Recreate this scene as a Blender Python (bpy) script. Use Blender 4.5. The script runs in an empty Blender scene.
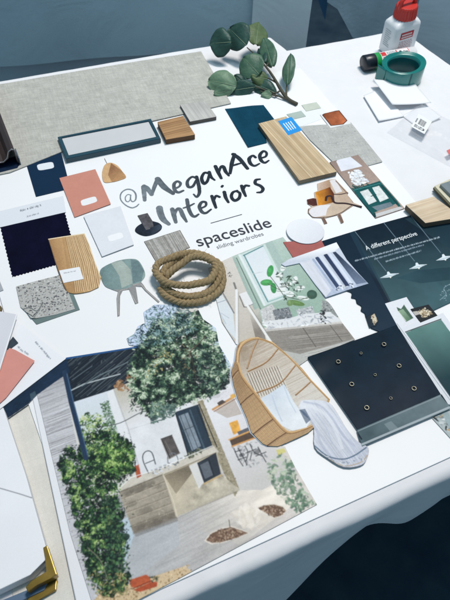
import bpy, bmesh, math, random
import numpy as np
from mathutils import Vector, Matrix

# ------------------------------------------------------------------ basics
sc = bpy.context.scene
COL = sc.collection
TZ = 0.74            # height of the table top above the floor (m)
H = 0.80             # height of the camera above the table top (m)
FPX, PITCH, ROLL = 646.0, math.radians(52.574), math.radians(2.5745)
cP, sP, cR, sR = math.cos(PITCH), math.sin(PITCH), math.cos(ROLL), math.sin(ROLL)
rng = np.random.default_rng(7)
random.seed(7)

def rays(p):
    p = np.atleast_2d(np.asarray(p, float))
    x = (p[:, 0]-225)/FPX; y = -(p[:, 1]-300)/FPX
    x, y = cR*x-sR*y, sR*x+cR*y
    return np.stack([x, cP+sP*y, -sP+cP*y], 1)
def plane(p, z=0.0):
    """survey point of the photograph -> metres on the horizontal plane z above the table top"""
    d = rays(p)
    return d[:, :2]*((H-z)/-d[:, 2])[:, None]
def W(x, y, z=0.0):
    q = plane([(x, y)], z)[0]
    return Vector((q[0], q[1], TZ+z))
def on_wall(x, y, A, B):
    """survey point -> point on the vertical plane through A-B"""
    d = rays([(x, y)])[0]; n = np.array([-(B[1]-A[1]), B[0]-A[0]])
    t = (n @ np.array([A[0], A[1]]))/(n @ d[:2])
    return Vector((d[0]*t, d[1]*t, TZ+H+d[2]*t))
def z_over(y_px, XY):
    """height above the table of photo row y_px over the ground point XY"""
    lo, hi = -0.8, 0.7
    for _ in range(50):
        m = (lo+hi)/2
        if proj((XY[0], XY[1], m))[1] > y_px: lo = m
        else: hi = m
    return lo
def proj(w):
    d = np.array([w[0], w[1], w[2]-H])
    X = d[0]; F = d[1]*cP-d[2]*sP; U = d[1]*sP+d[2]*cP
    x, y = X/F, U/F
    x, y = cR*x+sR*y, -sR*x+cR*y
    return 225+x*FPX, 300-y*FPX

KA = 0.93
def lin(c):
    c = np.asarray(c, float)/255.0
    return np.where(c <= 0.04045, c/12.92, ((c+0.055)/1.055)**2.4)*KA

# ------------------------------------------------------------------ objects
WL = {}
def tag(o, label=None, cat=None, group=None, kind=None):
    if label: o['label'] = label
    if cat: o['category'] = cat
    if group: o['group'] = group
    if kind: o['kind'] = kind
    return o
def mesh_obj(name, verts, faces, mat, parent=None, smooth=False, colors=None, base=None):
    v = np.asarray(verts, float).reshape(-1, 3)
    if parent is None:
        loc = Vector(base) if base is not None else Vector(((v[:, 0].min()+v[:, 0].max())/2, (v[:, 1].min()+v[:, 1].max())/2, v[:, 2].min()))
    else:
        loc = WL[parent.name]
    me = bpy.data.meshes.new(name)
    vv = v-np.array(loc)
    if isinstance(faces, np.ndarray):
        n = len(vv); m = len(faces)
        me.vertices.add(n); me.vertices.foreach_set('co', vv.astype(np.float32).ravel())
        me.loops.add(m*4); me.loops.foreach_set('vertex_index', faces.astype(np.int32).ravel())
        me.polygons.add(m)
        me.polygons.foreach_set('loop_start', np.arange(0, m*4, 4, dtype=np.int32))
        me.update(calc_edges=True); me.validate()
    else:
        me.from_pydata([tuple(a) for a in vv], [], faces); me.update()
    if smooth:
        me.polygons.foreach_set('use_smooth', np.ones(len(me.polygons), bool))
    if colors is not None:
        a = me.color_attributes.new('Col', 'FLOAT_COLOR', 'POINT')
        c = np.ones((len(vv), 4), np.float32); c[:, :3] = colors
        a.data.foreach_set('color', c.ravel())
    me.materials.append(mat)
    o = bpy.data.objects.new(name, me); COL.objects.link(o)
    if parent is None: o.location = loc
    else: o.parent = parent
    WL[o.name] = loc
    return o
def empty(name, loc):
    o = bpy.data.objects.new(name, None); COL.objects.link(o); o.location = loc
    o.empty_display_size = 0.02
    WL[o.name] = Vector(loc)
    return o
def bm_obj(name, bm, mat, parent=None, smooth=False):
    bm.normal_update()
    v = [x.co.copy() for x in bm.verts]; bm.verts.index_update()
    f = [[x.index for x in p.verts] for p in bm.faces]
    bm.free()
    return mesh_obj(name, [tuple(x) for x in v], f, mat, parent, smooth)

# ------------------------------------------------------------------ materials
def mat(name, c, rough=0.55, noise=0.06, nscale=60, bump=0.0, bscale=400, metal=0.0, spec=0.4, c2=None, coat=0.0, sheen=0.0, wrinkle=0.0):
    m = bpy.data.materials.new(name); m.use_nodes = True
    nt = m.node_tree; b = nt.nodes['Principled BSDF']
    tc = nt.nodes.new('ShaderNodeTexCoord')
    nz = nt.nodes.new('ShaderNodeTexNoise'); nz.inputs['Scale'].default_value = nscale; nz.inputs['Detail'].default_value = 5
    nt.links.new(tc.outputs['Object'], nz.inputs['Vector'])
    mx = nt.nodes.new('ShaderNodeMix'); mx.data_type = 'RGBA'
    a = lin(c); d = a*(1-3*noise) if c2 is None else lin(c2)
    u = np.minimum(a*(1+1.5*noise), .95) if c2 is None else a
    mx.inputs['A'].default_value = (*d, 1); mx.inputs['B'].default_value = (*u, 1)
    nt.links.new(nz.outputs['Fac'], mx.inputs['Factor'])
    nt.links.new(mx.outputs['Result'], b.inputs['Base Color'])
    b.inputs['Roughness'].default_value = rough; b.inputs['Metallic'].default_value = metal
    b.inputs['Specular IOR Level'].default_value = spec
    b.inputs['Coat Weight'].default_value = coat
    b.inputs['Sheen Weight'].default_value = sheen
    if bump:
        n2 = nt.nodes.new('ShaderNodeTexNoise'); n2.inputs['Scale'].default_value = bscale; n2.inputs['Detail'].default_value = 4
        nt.links.new(tc.outputs['Object'], n2.inputs['Vector'])
        bp = nt.nodes.new('ShaderNodeBump'); bp.inputs['Strength'].default_value = bump; bp.inputs['Distance'].default_value = 0.002
        nt.links.new(n2.outputs['Fac'], bp.inputs['Height']); nt.links.new(bp.outputs['Normal'], b.inputs['Normal'])
        if wrinkle:
            n3 = nt.nodes.new('ShaderNodeTexNoise'); n3.inputs['Scale'].default_value = 5; n3.inputs['Detail'].default_value = 3; n3.inputs['Distortion'].default_value = 1.2
            nt.links.new(tc.outputs['Object'], n3.inputs['Vector'])
            b3 = nt.nodes.new('ShaderNodeBump'); b3.inputs['Strength'].default_value = wrinkle; b3.inputs['Distance'].default_value = 0.03
            nt.links.new(n3.outputs['Fac'], b3.inputs['Height']); nt.links.new(b3.outputs['Normal'], bp.inputs['Normal'])
    return m
def print_mat(name, rough=0.6, spec=0.12, bump=0.05, bscale=300, var=0.05, coat=0.0, wave=0.0):
    m = bpy.data.materials.new(name); m.use_nodes = True
    nt = m.node_tree; b = nt.nodes['Principled BSDF']
    at = nt.nodes.new('ShaderNodeAttribute'); at.attribute_name = 'Col'
    tc = nt.nodes.new('ShaderNodeTexCoord')
    nz = nt.nodes.new('ShaderNodeTexNoise'); nz.inputs['Scale'].default_value = 900; nz.inputs['Detail'].default_value = 3
    nt.links.new(tc.outputs['Object'], nz.inputs['Vector'])
    mr = nt.nodes.new('ShaderNodeMapRange'); mr.inputs['To Min'].default_value = 1-var; mr.inputs['To Max'].default_value = 1+var
    nt.links.new(nz.outputs['Fac'], mr.inputs['Value'])
    mm = nt.nodes.new('ShaderNodeVectorMath'); mm.operation = 'SCALE'
    nt.links.new(at.outputs['Color'], mm.inputs[0]); nt.links.new(mr.outputs['Result'], mm.inputs['Scale'])
    nt.links.new(mm.outputs['Vector'], b.inputs['Base Color'])
    b.inputs['Roughness'].default_value = rough; b.inputs['Specular IOR Level'].default_value = spec
    b.inputs['Coat Weight'].default_value = coat; b.inputs['Coat Roughness'].default_value = 0.15
    n2 = nt.nodes.new('ShaderNodeTexNoise'); n2.inputs['Scale'].default_value = bscale
    nt.links.new(tc.outputs['Object'], n2.inputs['Vector'])
    bp = nt.nodes.new('ShaderNodeBump'); bp.inputs['Strength'].default_value = bump; bp.inputs['Distance'].default_value = 0.001
    nt.links.new(n2.outputs['Fac'], bp.inputs['Height'])
    last = bp
    if wave:
        n3 = nt.nodes.new('ShaderNodeTexNoise'); n3.inputs['Scale'].default_value = 14
        nt.links.new(tc.outputs['Object'], n3.inputs['Vector'])
        b2 = nt.nodes.new('ShaderNodeBump'); b2.inputs['Strength'].default_value = wave; b2.inputs['Distance'].default_value = 0.02
        nt.links.new(n3.outputs['Fac'], b2.inputs['Height']); nt.links.new(bp.outputs['Normal'], b2.inputs['Normal'])
        last = b2
    nt.links.new(last.outputs['Normal'], b.inputs['Normal'])
    return m
def film_mat(name, alpha=0.12, tint=(235, 240, 245), rough=0.12):
    m = bpy.data.materials.new(name); m.use_nodes = True
    nt = m.node_tree; b = nt.nodes['Principled BSDF']
    tc = nt.nodes.new('ShaderNodeTexCoord')
    nz = nt.nodes.new('ShaderNodeTexNoise'); nz.inputs['Scale'].default_value = 40; nz.inputs['Detail'].default_value = 4
    nt.links.new(tc.outputs['Object'], nz.inputs['Vector'])
    mr = nt.nodes.new('ShaderNodeMapRange'); mr.inputs['To Min'].default_value = alpha*0.5; mr.inputs['To Max'].default_value = alpha*1.6
    nt.links.new(nz.outputs['Fac'], mr.inputs['Value']); nt.links.new(mr.outputs['Result'], b.inputs['Alpha'])
    b.inputs['Base Color'].default_value = (*lin(tint), 1); b.inputs['Roughness'].default_value = rough
    return m

M_PRINT = print_mat('printed_paper', 0.6, 0.12)
M_PHOTO = print_mat('photo_print', 0.55, 0.12, bump=0.03, var=0.10)
M_GLOSS = print_mat('glossy_print', 0.35, 0.09, bump=0.02, wave=0.05)
M_CLOTHP = print_mat('woven_fabric', 0.95, 0.1, bump=0.35, bscale=1500, var=0.12)
M_WOODP = print_mat('wood_laminate', 0.5, 0.3, bump=0.12, bscale=900)
M_BOARD = mat('white_foam_board', (246, 247, 250), 0.5, 0.014, 7, bump=0.03, bscale=250)
M_CLOTH = mat('white_tablecloth', (236, 236, 240), 0.9, 0.02, 30, bump=0.15, bscale=1200, spec=.1, wrinkle=.35)
M_DRAPE = mat('draped_cloth', (226, 230, 236), 0.92, 0.05, 9, bump=0.15, bscale=900)
M_FLOOR = mat('dark_carpet', (64, 84, 94), 0.95, 0.16, 12, bump=0.4, bscale=300, c2=(22, 36, 58), spec=.05)
M_PAPER = mat('white_paper', (244, 245, 249), 0.6, 0.01, 30, bump=0.02)
M_EDGE = mat('grey_board_edge', (120, 118, 112), 0.8, 0.1, 120)

# ------------------------------------------------------------------ printed sheets
def inside(q, X, Y):
    r = np.zeros(X.shape, bool)
    n = len(q)
    for i in range(n):
        x1, y1 = q[i]; x2, y2 = q[(i+1) % n]
        if y1 == y2: continue
        c = ((y1 > Y) != (y2 > Y)) & (X < (x2-x1)*(Y-y1)/(y2-y1)+x1)
        r ^= c
    return r
def seg_near(q, X, Y, closed=True):
    best = np.full(X.shape, 1e9); bx = X.copy(); by = Y.copy()
    n = len(q)
    for i in range(n if closed else n-1):
        x1, y1 = q[i]; x2, y2 = q[(i+1) % n]
        dx, dy = x2-x1, y2-y1; L = dx*dx+dy*dy+1e-18
        t = np.clip(((X-x1)*dx+(Y-y1)*dy)/L, 0, 1)
        px, py = x1+t*dx, y1+t*dy
        d = np.hypot(X-px, Y-py); m = d < best
        best[m] = d[m]; bx[m] = px[m]; by[m] = py[m]
    return best, bx, by
def vnoise(X, Y, scale, seed):
    r = np.random.default_rng(seed)
    n = 128; g = r.random((n, n))
    x = X/scale+1000.3; y = Y/scale+1000.7
    i = np.floor(x).astype(int); j = np.floor(y).astype(int)
    fx = x-i; fy = y-j; fx = fx*fx*(3-2*fx); fy = fy*fy*(3-2*fy)
    i %= n; j %= n; i1 = (i+1) % n; j1 = (j+1) % n
    return (g[i, j]*(1-fx)+g[i1, j]*fx)*(1-fy)+(g[i, j1]*(1-fx)+g[i1, j1]*fx)*fy
def fbm(X, Y, scale, seed, oct=4):
    s = 0; a = 1; t = 0
    for k in range(oct):
        s = s+a*vnoise(X, Y, scale/2**k, seed+k); t += a; a *= 0.55
    return s/t

def sm(pts, n=5):
    """smooth closed outline through the points"""
    p = [np.asarray(a, float) for a in pts]; N = len(p); out = []
    for i in range(N):
        a, b, c, d = p[i-1], p[i], p[(i+1) % N], p[(i+2) % N]
        for k in range(n):
            t = k/n; out.append(tuple(0.5*(2*b+(c-a)*t+(2*a-5*b+4*c-d)*t*t+(3*b-a-3*c+d)*t**3)))
    return out
class Sheet:
    def __init__(s, outline, z, res=0.0006, cut=True):
        s.z = z; s.res = res
        q = plane(outline, z)
        e = q[1]-q[0]; a = math.atan2(e[1], e[0])
        s.R = np.array([[math.cos(a), -math.sin(a)], [math.sin(a), math.cos(a)]])
        l = q @ s.R; s.outl = l
        s.mn = l.min(0)-res*2; mx = l.max(0)+res*2
        s.n = np.ceil((mx-s.mn)/res).astype(int)+1
        s.X, s.Y = np.meshgrid(s.mn[0]+np.arange(s.n[0])*res, s.mn[1]+np.arange(s.n[1])*res, indexing='ij')
        s.col = np.ones((*s.n, 3)); s.pid = np.zeros(s.n, np.int16); s.parts = ['']
        if cut:
            d, bx, by = seg_near(l, s.X, s.Y)
            ins = inside(l, s.X, s.Y)
            s.mask = ins | (d < 0.3*res)
            s.snap = s.mask & (d < 2.3*res); s.bx, s.by = bx, by
        else:
            s.mask = np.zeros(s.n, bool); s.snap = None
    def L(s, pts): return plane(pts, s.z) @ s.R
    def win(s, q, pad=1):
        a = np.floor((q.min(0)-s.mn)/s.res).astype(int)-pad; b = np.ceil((q.max(0)-s.mn)/s.res).astype(int)+1+pad
        a = np.maximum(a, 0); b = np.minimum(b, s.n)
        return slice(a[0], max(a[0], b[0])), slice(a[1], max(a[1], b[1]))
    def cover(s, q):
        w = s.win(q); X, Y = s.X[w], s.Y[w]
        if X.size == 0: return w, np.zeros(X.shape)
        r = s.res*0.28; c = 0.0
        for dx, dy in ((-r, -r), (r, -r), (-r, r), (r, r)):
            c = c+inside(q, X+dx, Y+dy)
        return w, c/4.0
    def _put(s, w, a, c, part=None):
        if isinstance(c, (tuple, list)): c = lin(c)
        s.col[w] = s.col[w]*(1-a[..., None])+np.asarray(c)*a[..., None]
        if part is not None:
            if part not in s.parts: s.parts.append(part)
            p = s.pid[w]; p[a > 0.5] = s.parts.index(part); s.pid[w] = p
    def fill(s, c): s.col[:] = lin(c); return s
    def poly(s, pts, c, part=None, op=1.0):
        w, a = s.cover(s.L(pts)); s._put(w, a*op, c, part); return s
    def grad(s, pts, p0, c0, p1, c1, part=None, op=1.0):
        w, a = s.cover(s.L(pts)); A, B = s.L([p0, p1])
        d = B-A; t = np.clip(((s.X[w]-A[0])*d[0]+(s.Y[w]-A[1])*d[1])/(d@d), 0, 1)[..., None]
        s._put(w, a*op, lin(c0)*(1-t)+lin(c1)*t, part); return s
    def noise(s, pts, amp, scale, seed=1, stretch=None, tint=None):
        """mottle a zone; stretch=(p0,p1,factor) lengthens the mottling along p0-p1"""
        if pts is None: w = (slice(None), slice(None)); a = np.ones(s.X.shape)
        else: w, a = s.cover(s.L(pts))
        X, Y = s.X[w], s.Y[w]
        if stretch:
            A, B = s.L([stretch[0], stretch[1]]); d = (B-A)/np.hypot(*(B-A))
            X, Y = (X*d[0]+Y*d[1])/stretch[2], -X*d[1]+Y*d[0]
        f = (fbm(X, Y, scale, seed)-0.5)*2*amp*2
        f = (f*a)[..., None]
        if tint is not None:
            k = np.clip(f, 0, 1); s.col[w] = s.col[w]*(1-k)+lin(tint)*k
        else: s.col[w] = np.clip(s.col[w]*(1+f), 0.002, 0.97)
        return s
    def line(s, pts, wpx, c, part=None, op=1.0, taper=None, mask=False):
        """brush stroke; wpx = width in photo pixels (number or one per point)"""
        q = s.L(pts); k = s.px(pts)
        wd = np.ones(len(q))*np.asarray(wpx)*k
        pad = wd.max()/2+s.res*2
        w = s.win(np.vstack([q.min(0)-pad, q.max(0)+pad]), 0); X, Y = s.X[w], s.Y[w]
        if X.size == 0: return s
        al = np.zeros(X.shape)
        for i in range(len(q)-1):
            dx, dy = q[i+1]-q[i]; LL = dx*dx+dy*dy+1e-18
            t = np.clip(((X-q[i, 0])*dx+(Y-q[i, 1])*dy)/LL, 0, 1)
            d = np.hypot(X-q[i, 0]-t*dx, Y-q[i, 1]-t*dy); r = (wd[i]*(1-t)+wd[i+1]*t)/2
            al = np.maximum(al, np.clip((r-d)/s.res+0.5, 0, 1))
        if mask:
            s.mask[w] |= al > 0.45
            s._put(w, (al > 0).astype(float), c, part)
        else: s._put(w, al*op, c, part)
        return s
    def px(s, pts):
        c = np.mean(np.asarray(pts, float), 0)
        a, b, d, e = s.L([c+(-2, 0), c+(2, 0), c+(0, -2), c+(0, 2)])
        return (np.hypot(*(b-a))*np.hypot(*(e-d)))**0.5/4
    def ell(s, c, rx, ry, col, ang=0, part=None, op=1.0):
        t = np.linspace(0, 2*math.pi, 28, endpoint=False); ca, sa = math.cos(math.radians(ang)), math.sin(math.radians(ang))
        p = [(c[0]+rx*math.cos(k)*ca-ry*math.sin(k)*sa, c[1]+rx*math.cos(k)*sa+ry*math.sin(k)*ca) for k in t]
        return s.poly(p, col, part, op)
    def leaves(s, pts, n, size, cols, seed=3, asp=0.45, op=0.95, ang=None, clump=None, edge=0.0, bias=0.0):
        """n leaf-sized dabs inside a zone, clustered light and dark"""
        r = np.random.default_rng(seed); q = np.asarray(pts, float)
        lo, hi = q.min(0), q.max(0); k = s.px(pts); m = 0; tries = 0
        cl = np.array([lin(c) for c in cols])
        while m < n and tries < n*12:
            tries += 1
            p = lo+r.random(2)*(hi-lo)
            g = p+r.normal(0, edge, 2) if edge else p
            if not inside(q, np.array([g[0]]), np.array([g[1]]))[0]: continue
            if clump is not None:
                v = float(fbm(np.array([[p[0]]]), np.array([[p[1]]]), clump, seed+50, 3)[0, 0])
                idx = int(np.clip((v-0.28)/0.44*len(cl)-bias+r.normal(0, 1.0), 0, len(cl)-1))
            else: idx = r.integers(len(cl))
            m += 1
            c = s.L([p])[0]; a = size*k*(0.6+0.8*r.random())*0.5; b = a*asp*(0.7+0.6*r.random())
            th = r.random()*math.pi if ang is None else math.radians(ang)+r.normal(0, 0.5)
            w = s.win(np.vstack([c-a-s.res, c+a+s.res]), 0); X, Y = s.X[w]-c[0], s.Y[w]-c[1]
            if X.size == 0: continue
            u = X*math.cos(th)+Y*math.sin(th); v2 = -X*math.sin(th)+Y*math.cos(th)
            d = np.sqrt((u/a)**2+(v2/b)**2)
            al = np.clip((1-d)*b/s.res+0.4, 0, 1)*op
            s._put(w, al, cl[idx]*(0.85+0.3*r.random()))
        return s
    def hatch(s, pts, p0, p1, n, wpx, cols, seed=5, op=0.8, wob=0.5):
        """n strokes parallel to p0-p1 across a zone"""
        r = np.random.default_rng(seed)
        wz, az = s.cover(s.L(pts)); keep = s.col.copy()
        A = np.asarray(p0, float); B = np.asarray(p1, float); d = B-A; d /= np.hypot(*d); nn = np.array([-d[1], d[0]])
        q = np.asarray(pts, float); tt = (q-A)@d; vv = (q-A)@nn
        for i in range(n):
            v = vv.min()+(vv.max()-vv.min())*(i+r.random())/n
            t0 = tt.min()+r.random()*(tt.max()-tt.min())*0.5 if wob > 0.3 else tt.min()
            t1 = t0+(tt.max()-tt.min())*(0.25+0.75*r.random()) if wob > 0.3 else tt.max()
            s.line([A+d*t0+nn*v, A+d*(t0+t1)/2+nn*(v+r.normal(0, wob*0.5)), A+d*t1+nn*(v+r.normal(0, wob*0.5))],
                   wpx*(0.6+0.8*r.random()), cols[r.integers(len(cols))], op=op)
        new = s.col[wz].copy(); s.col = keep
        s.col[wz] = s.col[wz]*(1-az[..., None])+new*az[..., None]
        return s
    def weave(s, amp, seed=1, pts=None):
        r = np.random.default_rng(seed)
        f = 1+amp*(r.normal(0, 1, (s.n[0], 1))*0.3+r.normal(0, 1, (1, s.n[1]))*0.3+r.normal(0, 1, tuple(s.n))*0.75)
        if pts is None: s.col = np.clip(s.col*f[..., None], 0.002, 0.97)
        else:
            w, a = s.cover(s.L(pts)); s.col[w] *= (1+(f[w]-1)*a)[..., None]
        return s
    def build(s, name, material, parent=None, thick=0.0003, curl=None, part_mats=None, base=None):
        m = s.mask
        if material is M_PHOTO:          # ink spread and print mottling
            for k in range(1):
                for ax in (0, 1): s.col = (np.roll(s.col, 1, ax)+2*s.col+np.roll(s.col, -1, ax))/4
            lum = s.col.mean(-1)
            g = (.16*(fbm(s.X, s.Y, .006, 71, 3)-.5)+.34*(fbm(s.X, s.Y, .0018, 72, 2)-.5))*(1-.85*np.clip(lum*1.3, 0, 1))
            s.col = np.clip(s.col*(1+g[..., None]), .002, .97)
        X, Y = s.X.copy(), s.Y.copy()
        if s.snap is not None:
            f0 = np.zeros((m.shape[0]+1, m.shape[1]+1), bool); f0[1:-1, 1:-1] = m[:-1, :-1] & m[1:, :-1] & m[1:, 1:] & m[:-1, 1:]
            a4 = f0[:-1, :-1] & f0[1:, :-1] & f0[1:, 1:] & f0[:-1, 1:]; o4 = f0[:-1, :-1] | f0[1:, :-1] | f0[1:, 1:] | f0[:-1, 1:]
            sn = s.snap & o4 & ~a4          # only the rim of the sheet is drawn to the cut line
            X[sn] = s.bx[sn]; Y[sn] = s.by[sn]
        wxy = np.stack([X, Y], -1) @ s.R.T
        Z = np.full(X.shape, s.z)
        if curl is not None: Z = Z+curl((X-s.mn[0])/(s.n[0]*s.res), (Y-s.mn[1])/(s.n[1]*s.res))
        P3 = np.concatenate([wxy, (Z+TZ)[..., None]], -1)
        fm = m[:-1, :-1] & m[1:, :-1] & m[1:, 1:] & m[:-1, 1:]
        ids = np.arange(m.size).reshape(m.shape)
        root = None
        order = list(range(len(s.parts)))
        for k in order:
            f = fm & (s.pid[:-1, :-1] == k)
            if not f.any() and k: continue
            I, J = np.nonzero(f)
            fa = np.stack([ids[I, J], ids[I+1, J], ids[I+1, J+1], ids[I, J+1]], 1)
            V = P3.reshape(-1, 3); C = s.col.reshape(-1, 3)
            used, inv = np.unique(fa.ravel(), return_inverse=True)
            v = V[used]; c = C[used]; fa = inv.reshape(-1, 4)
            if thick:
                pf = np.zeros((f.shape[0]+2, f.shape[1]+2), bool); pf[1:-1, 1:-1] = fm
                g = {}
                sk = []
                for di, dj, ca, cb in ((-1, 0, (0, 1), (0, 0)), (1, 0, (1, 0), (1, 1)), (0, -1, (0, 0), (1, 0)), (0, 1, (1, 1), (0, 1))):
                    ed = f & ~pf[1+di:pf.shape[0]-1+di, 1+dj:pf.shape[1]-1+dj]
                    a, b = np.nonzero(ed)
                    sk.append(np.stack([ids[a+ca[0], b+ca[1]], ids[a+cb[0], b+cb[1]]], 1))
                sk = np.concatenate(sk)
                if len(sk):
                    lo = {int(x): i for i, x in enumerate(used)}
                    ring = np.unique(sk.ravel()); dn = {int(x): len(used)+i for i, x in enumerate(ring)}
                    vb = V[ring].copy(); vb[:, 2] -= thick
                    v = np.vstack([v, vb]); c = np.vstack([c, C[ring]*0.9])
                    # winding: cells run counter-clockwise, so the outer wall takes the edge reversed
                    q = np.array([[lo[int(b)], lo[int(a)], dn[int(a)], dn[int(b)]] for a, b in sk])
                    fa = np.vstack([fa, q])
            mm = (part_mats or {}).get(s.parts[k], material)
            o = mesh_obj(name if k == 0 else s.parts[k], v, fa, mm, (parent if k == 0 else root), colors=c, base=base)
            if k == 0: root = o
        return root

# ------------------------------------------------------------------ solid shapes
def prism_bm(bm, xy, z0, z1, bev=0.0):
    """upright slab over the plan outline xy, in table heights"""
    a = sum(xy[i][0]*xy[(i+1) % len(xy)][1]-xy[(i+1) % len(xy)][0]*xy[i][1] for i in range(len(xy)))
    if a < 0: xy = list(xy)[::-1]
    b = [bm.verts.new((x, y, TZ+z0)) for x, y in xy]; t = [bm.verts.new((x, y, TZ+z1)) for x, y in xy]
    n = len(b); fs = [bm.faces.new(t), bm.faces.new(b[::-1])]
    for i in range(n): bm.faces.new((b[i], b[(i+1) % n], t[(i+1) % n], t[i]))
    if bev:
        es = [e for e in bm.edges if e.verts[0] in t or e.verts[1] in t]
        bmesh.ops.bevel(bm, geom=es, offset=bev, segments=2, profile=0.6, affect='EDGES')
    return bm
def slab(name, px, z0, z1, material, parent=None, bev=0.0006):
    bm = bmesh.new(); prism_bm(bm, [tuple(q) for q in plane(px, z1)], z0, z1, bev)
    return bm_obj(name, bm, material, parent)
def tube(path, r, sides=10, cap=True):
    path = [Vector(p) for p in path]; n = len(path); V = []; F = []
    rr = r if hasattr(r, '__len__') else [r]*n
    up = Vector((0, 0, 1)); prev = None
    for i, p in enumerate(path):
        t = (path[min(i+1, n-1)]-path[max(i-1, 0)]).normalized()
        if prev is None:
            a = t.cross(up) if abs(t.dot(up)) < 0.95 else t.cross(Vector((1, 0, 0)))
        else: a = prev-t*prev.dot(t)
        a.normalize(); prev = a; b = t.cross(a)
        for k in range(sides):
            g = 2*math.pi*k/sides; V.append(p+(a*math.cos(g)+b*math.sin(g))*rr[i])
    for i in range(n-1):
        for k in range(sides):
            F.append((i*sides+k, i*sides+(k+1) % sides, (i+1)*sides+(k+1) % sides, (i+1)*sides+k))
    if cap:
        F.append(tuple(range(sides))[::-1]); F.append(tuple(range((n-1)*sides, n*sides)))
    return [tuple(v) for v in V], F
def lathe(prof, sides=40):
    """closed rings of (radius, height); returns points about the z axis"""
    V = []; F = []
    for r, z in prof:
        for k in range(sides):
            g = 2*math.pi*k/sides; V.append((r*math.cos(g), r*math.sin(g), z))
    for i in range(len(prof)-1):
        for k in range(sides):
            F.append((i*sides+k, i*sides+(k+1) % sides, (i+1)*sides+(k+1) % sides, (i+1)*sides+k))
    return V, F
def xf(V, Mx): return [tuple(Mx @ Vector(v)) for v in V]
def join(*vf):
    V = []; F = []
    for v, f in vf:
        o = len(V); V += list(v); F += [tuple(i+o for i in q) for q in f]
    return V, F
def grid(fn, nu, nv):
    V = [tuple(fn(i/nu, j/nv)) for i in range(nu+1) for j in range(nv+1)]
    F = [(i*(nv+1)+j, (i+1)*(nv+1)+j, (i+1)*(nv+1)+j+1, i*(nv+1)+j+1) for i in range(nu) for j in range(nv)]
    return V, F
def spline(pts, n=8):
    """Catmull-Rom through points of any dimension"""
    p = [np.asarray(a, float) for a in pts]; p = [2*p[0]-p[1]]+p+[2*p[-1]-p[-2]]; out = []
    for i in range(1, len(p)-2):
        for k in range(n):
            t = k/n
            out.append(0.5*(2*p[i]+(p[i+1]-p[i-1])*t+(2*p[i-1]-5*p[i]+4*p[i+1]-p[i+2])*t*t+(3*p[i]-p[i-1]-3*p[i+1]+p[i+2])*t**3))
    out.append(p[-2]); return out
def letters(name, txt, p0, p1, z, material, parent, bold=0.0, shear=0.0, xscale=1.0):
    """flat lettering from p0 to p1 along its baseline on the plane z"""
    cu = bpy.data.curves.new(name, 'FONT'); cu.body = txt; cu.size = 1; cu.offset = bold; cu.shear = shear
    to = bpy.data.objects.new(name, cu); COL.objects.link(to)
    bpy.context.view_layer.update()
    dg = bpy.context.evaluated_depsgraph_get(); me = to.evaluated_get(dg).to_mesh()
    v = np.array([x.co[:] for x in me.vertices]); f = [tuple(p.vertices) for p in me.polygons]
    to.to_mesh_clear() if hasattr(to, 'to_mesh_clear') else None
    bpy.data.objects.remove(to)
    A = W(*p0, z); B = W(*p1, z); d = (B-A); n = Vector((-d.y, d.x, 0)).normalized()
    x0, x1 = v[:, 0].min(), v[:, 0].max(); s = d.length/(x1-x0)
    P = [tuple(A+d*((a-x0)/(x1-x0))+n*(b*s/xscale)) for a, b, c in v]
    return mesh_obj(name, P, f, material, parent)
def wallmap(fr):
    return lambda u, v, n=0.0: fr[0]+fr[1]*u+fr[2]*v+fr[3]*n
B0 = 0.0028           # top of the foam board

# ================================================================== SETTING
def floor():
    v, f = grid(lambda u, w: (-9+18*u, -6+20*w, 0.0), 4, 4)
    tag(mesh_obj('floor', v, f, M_FLOOR), kind='structure')
floor()

# ------------------------------------------------------------------ table and cloth
TABLE = empty('trestle_table', (0.1, 0.7, 0))
tag(TABLE, 'plain trestle table hidden beneath the white cloth that carries the mood board', 'table')
EA, EB = plane((200, 581.5))[0], plane((440, 469.5))[0]           # front edge of the table
ed = (EB-EA)/np.hypot(*(EB-EA)); en = np.array([-ed[1], ed[0]])
FL = EA-ed*0.62; FR = EA+ed*0.86
BK = [plane(p)[0] for p in ((-120, 103.5), (267, 38), (285, 53), (400, 32))]
RT = plane((452, 69))[0]
RT2 = RT+(RT-BK[3])/np.hypot(*(RT-BK[3]))*0.12
def inset(q, c, k): return [tuple(c+(np.array(p)-c)*k) for p in q]
top_poly = [FL, FR, np.array([FR[0]+0.02, FR[1]+0.25]), RT2, RT, BK[3], BK[2], BK[1], BK[0]]
tp = [FL, FR, np.array([FR[0]+0.02, FR[1]+0.25]), RT2, BK[3], BK[0]]
cen = np.mean(tp, 0)
bm = bmesh.new(); prism_bm(bm, inset(tp, cen, 0.88), -0.035, -0.004)
bm_obj('tabletop', bm, mat('pine_tabletop', (150, 120, 90), 0.7, 0.1, 20), TABLE)
M_STEEL = mat('grey_steel', (110, 115, 120), 0.4, 0.05, 50, metal=0.8)
for k in (0, 1, 3, 5):
    c = cen+(np.array(tp[k])-cen)*0.86
    v, f = tube([(c[0], c[1], 0.0), (c[0], c[1], 0.705)], 0.016, 12)
    mesh_obj('leg', v, f, M_STEEL, TABLE, True)

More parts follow.
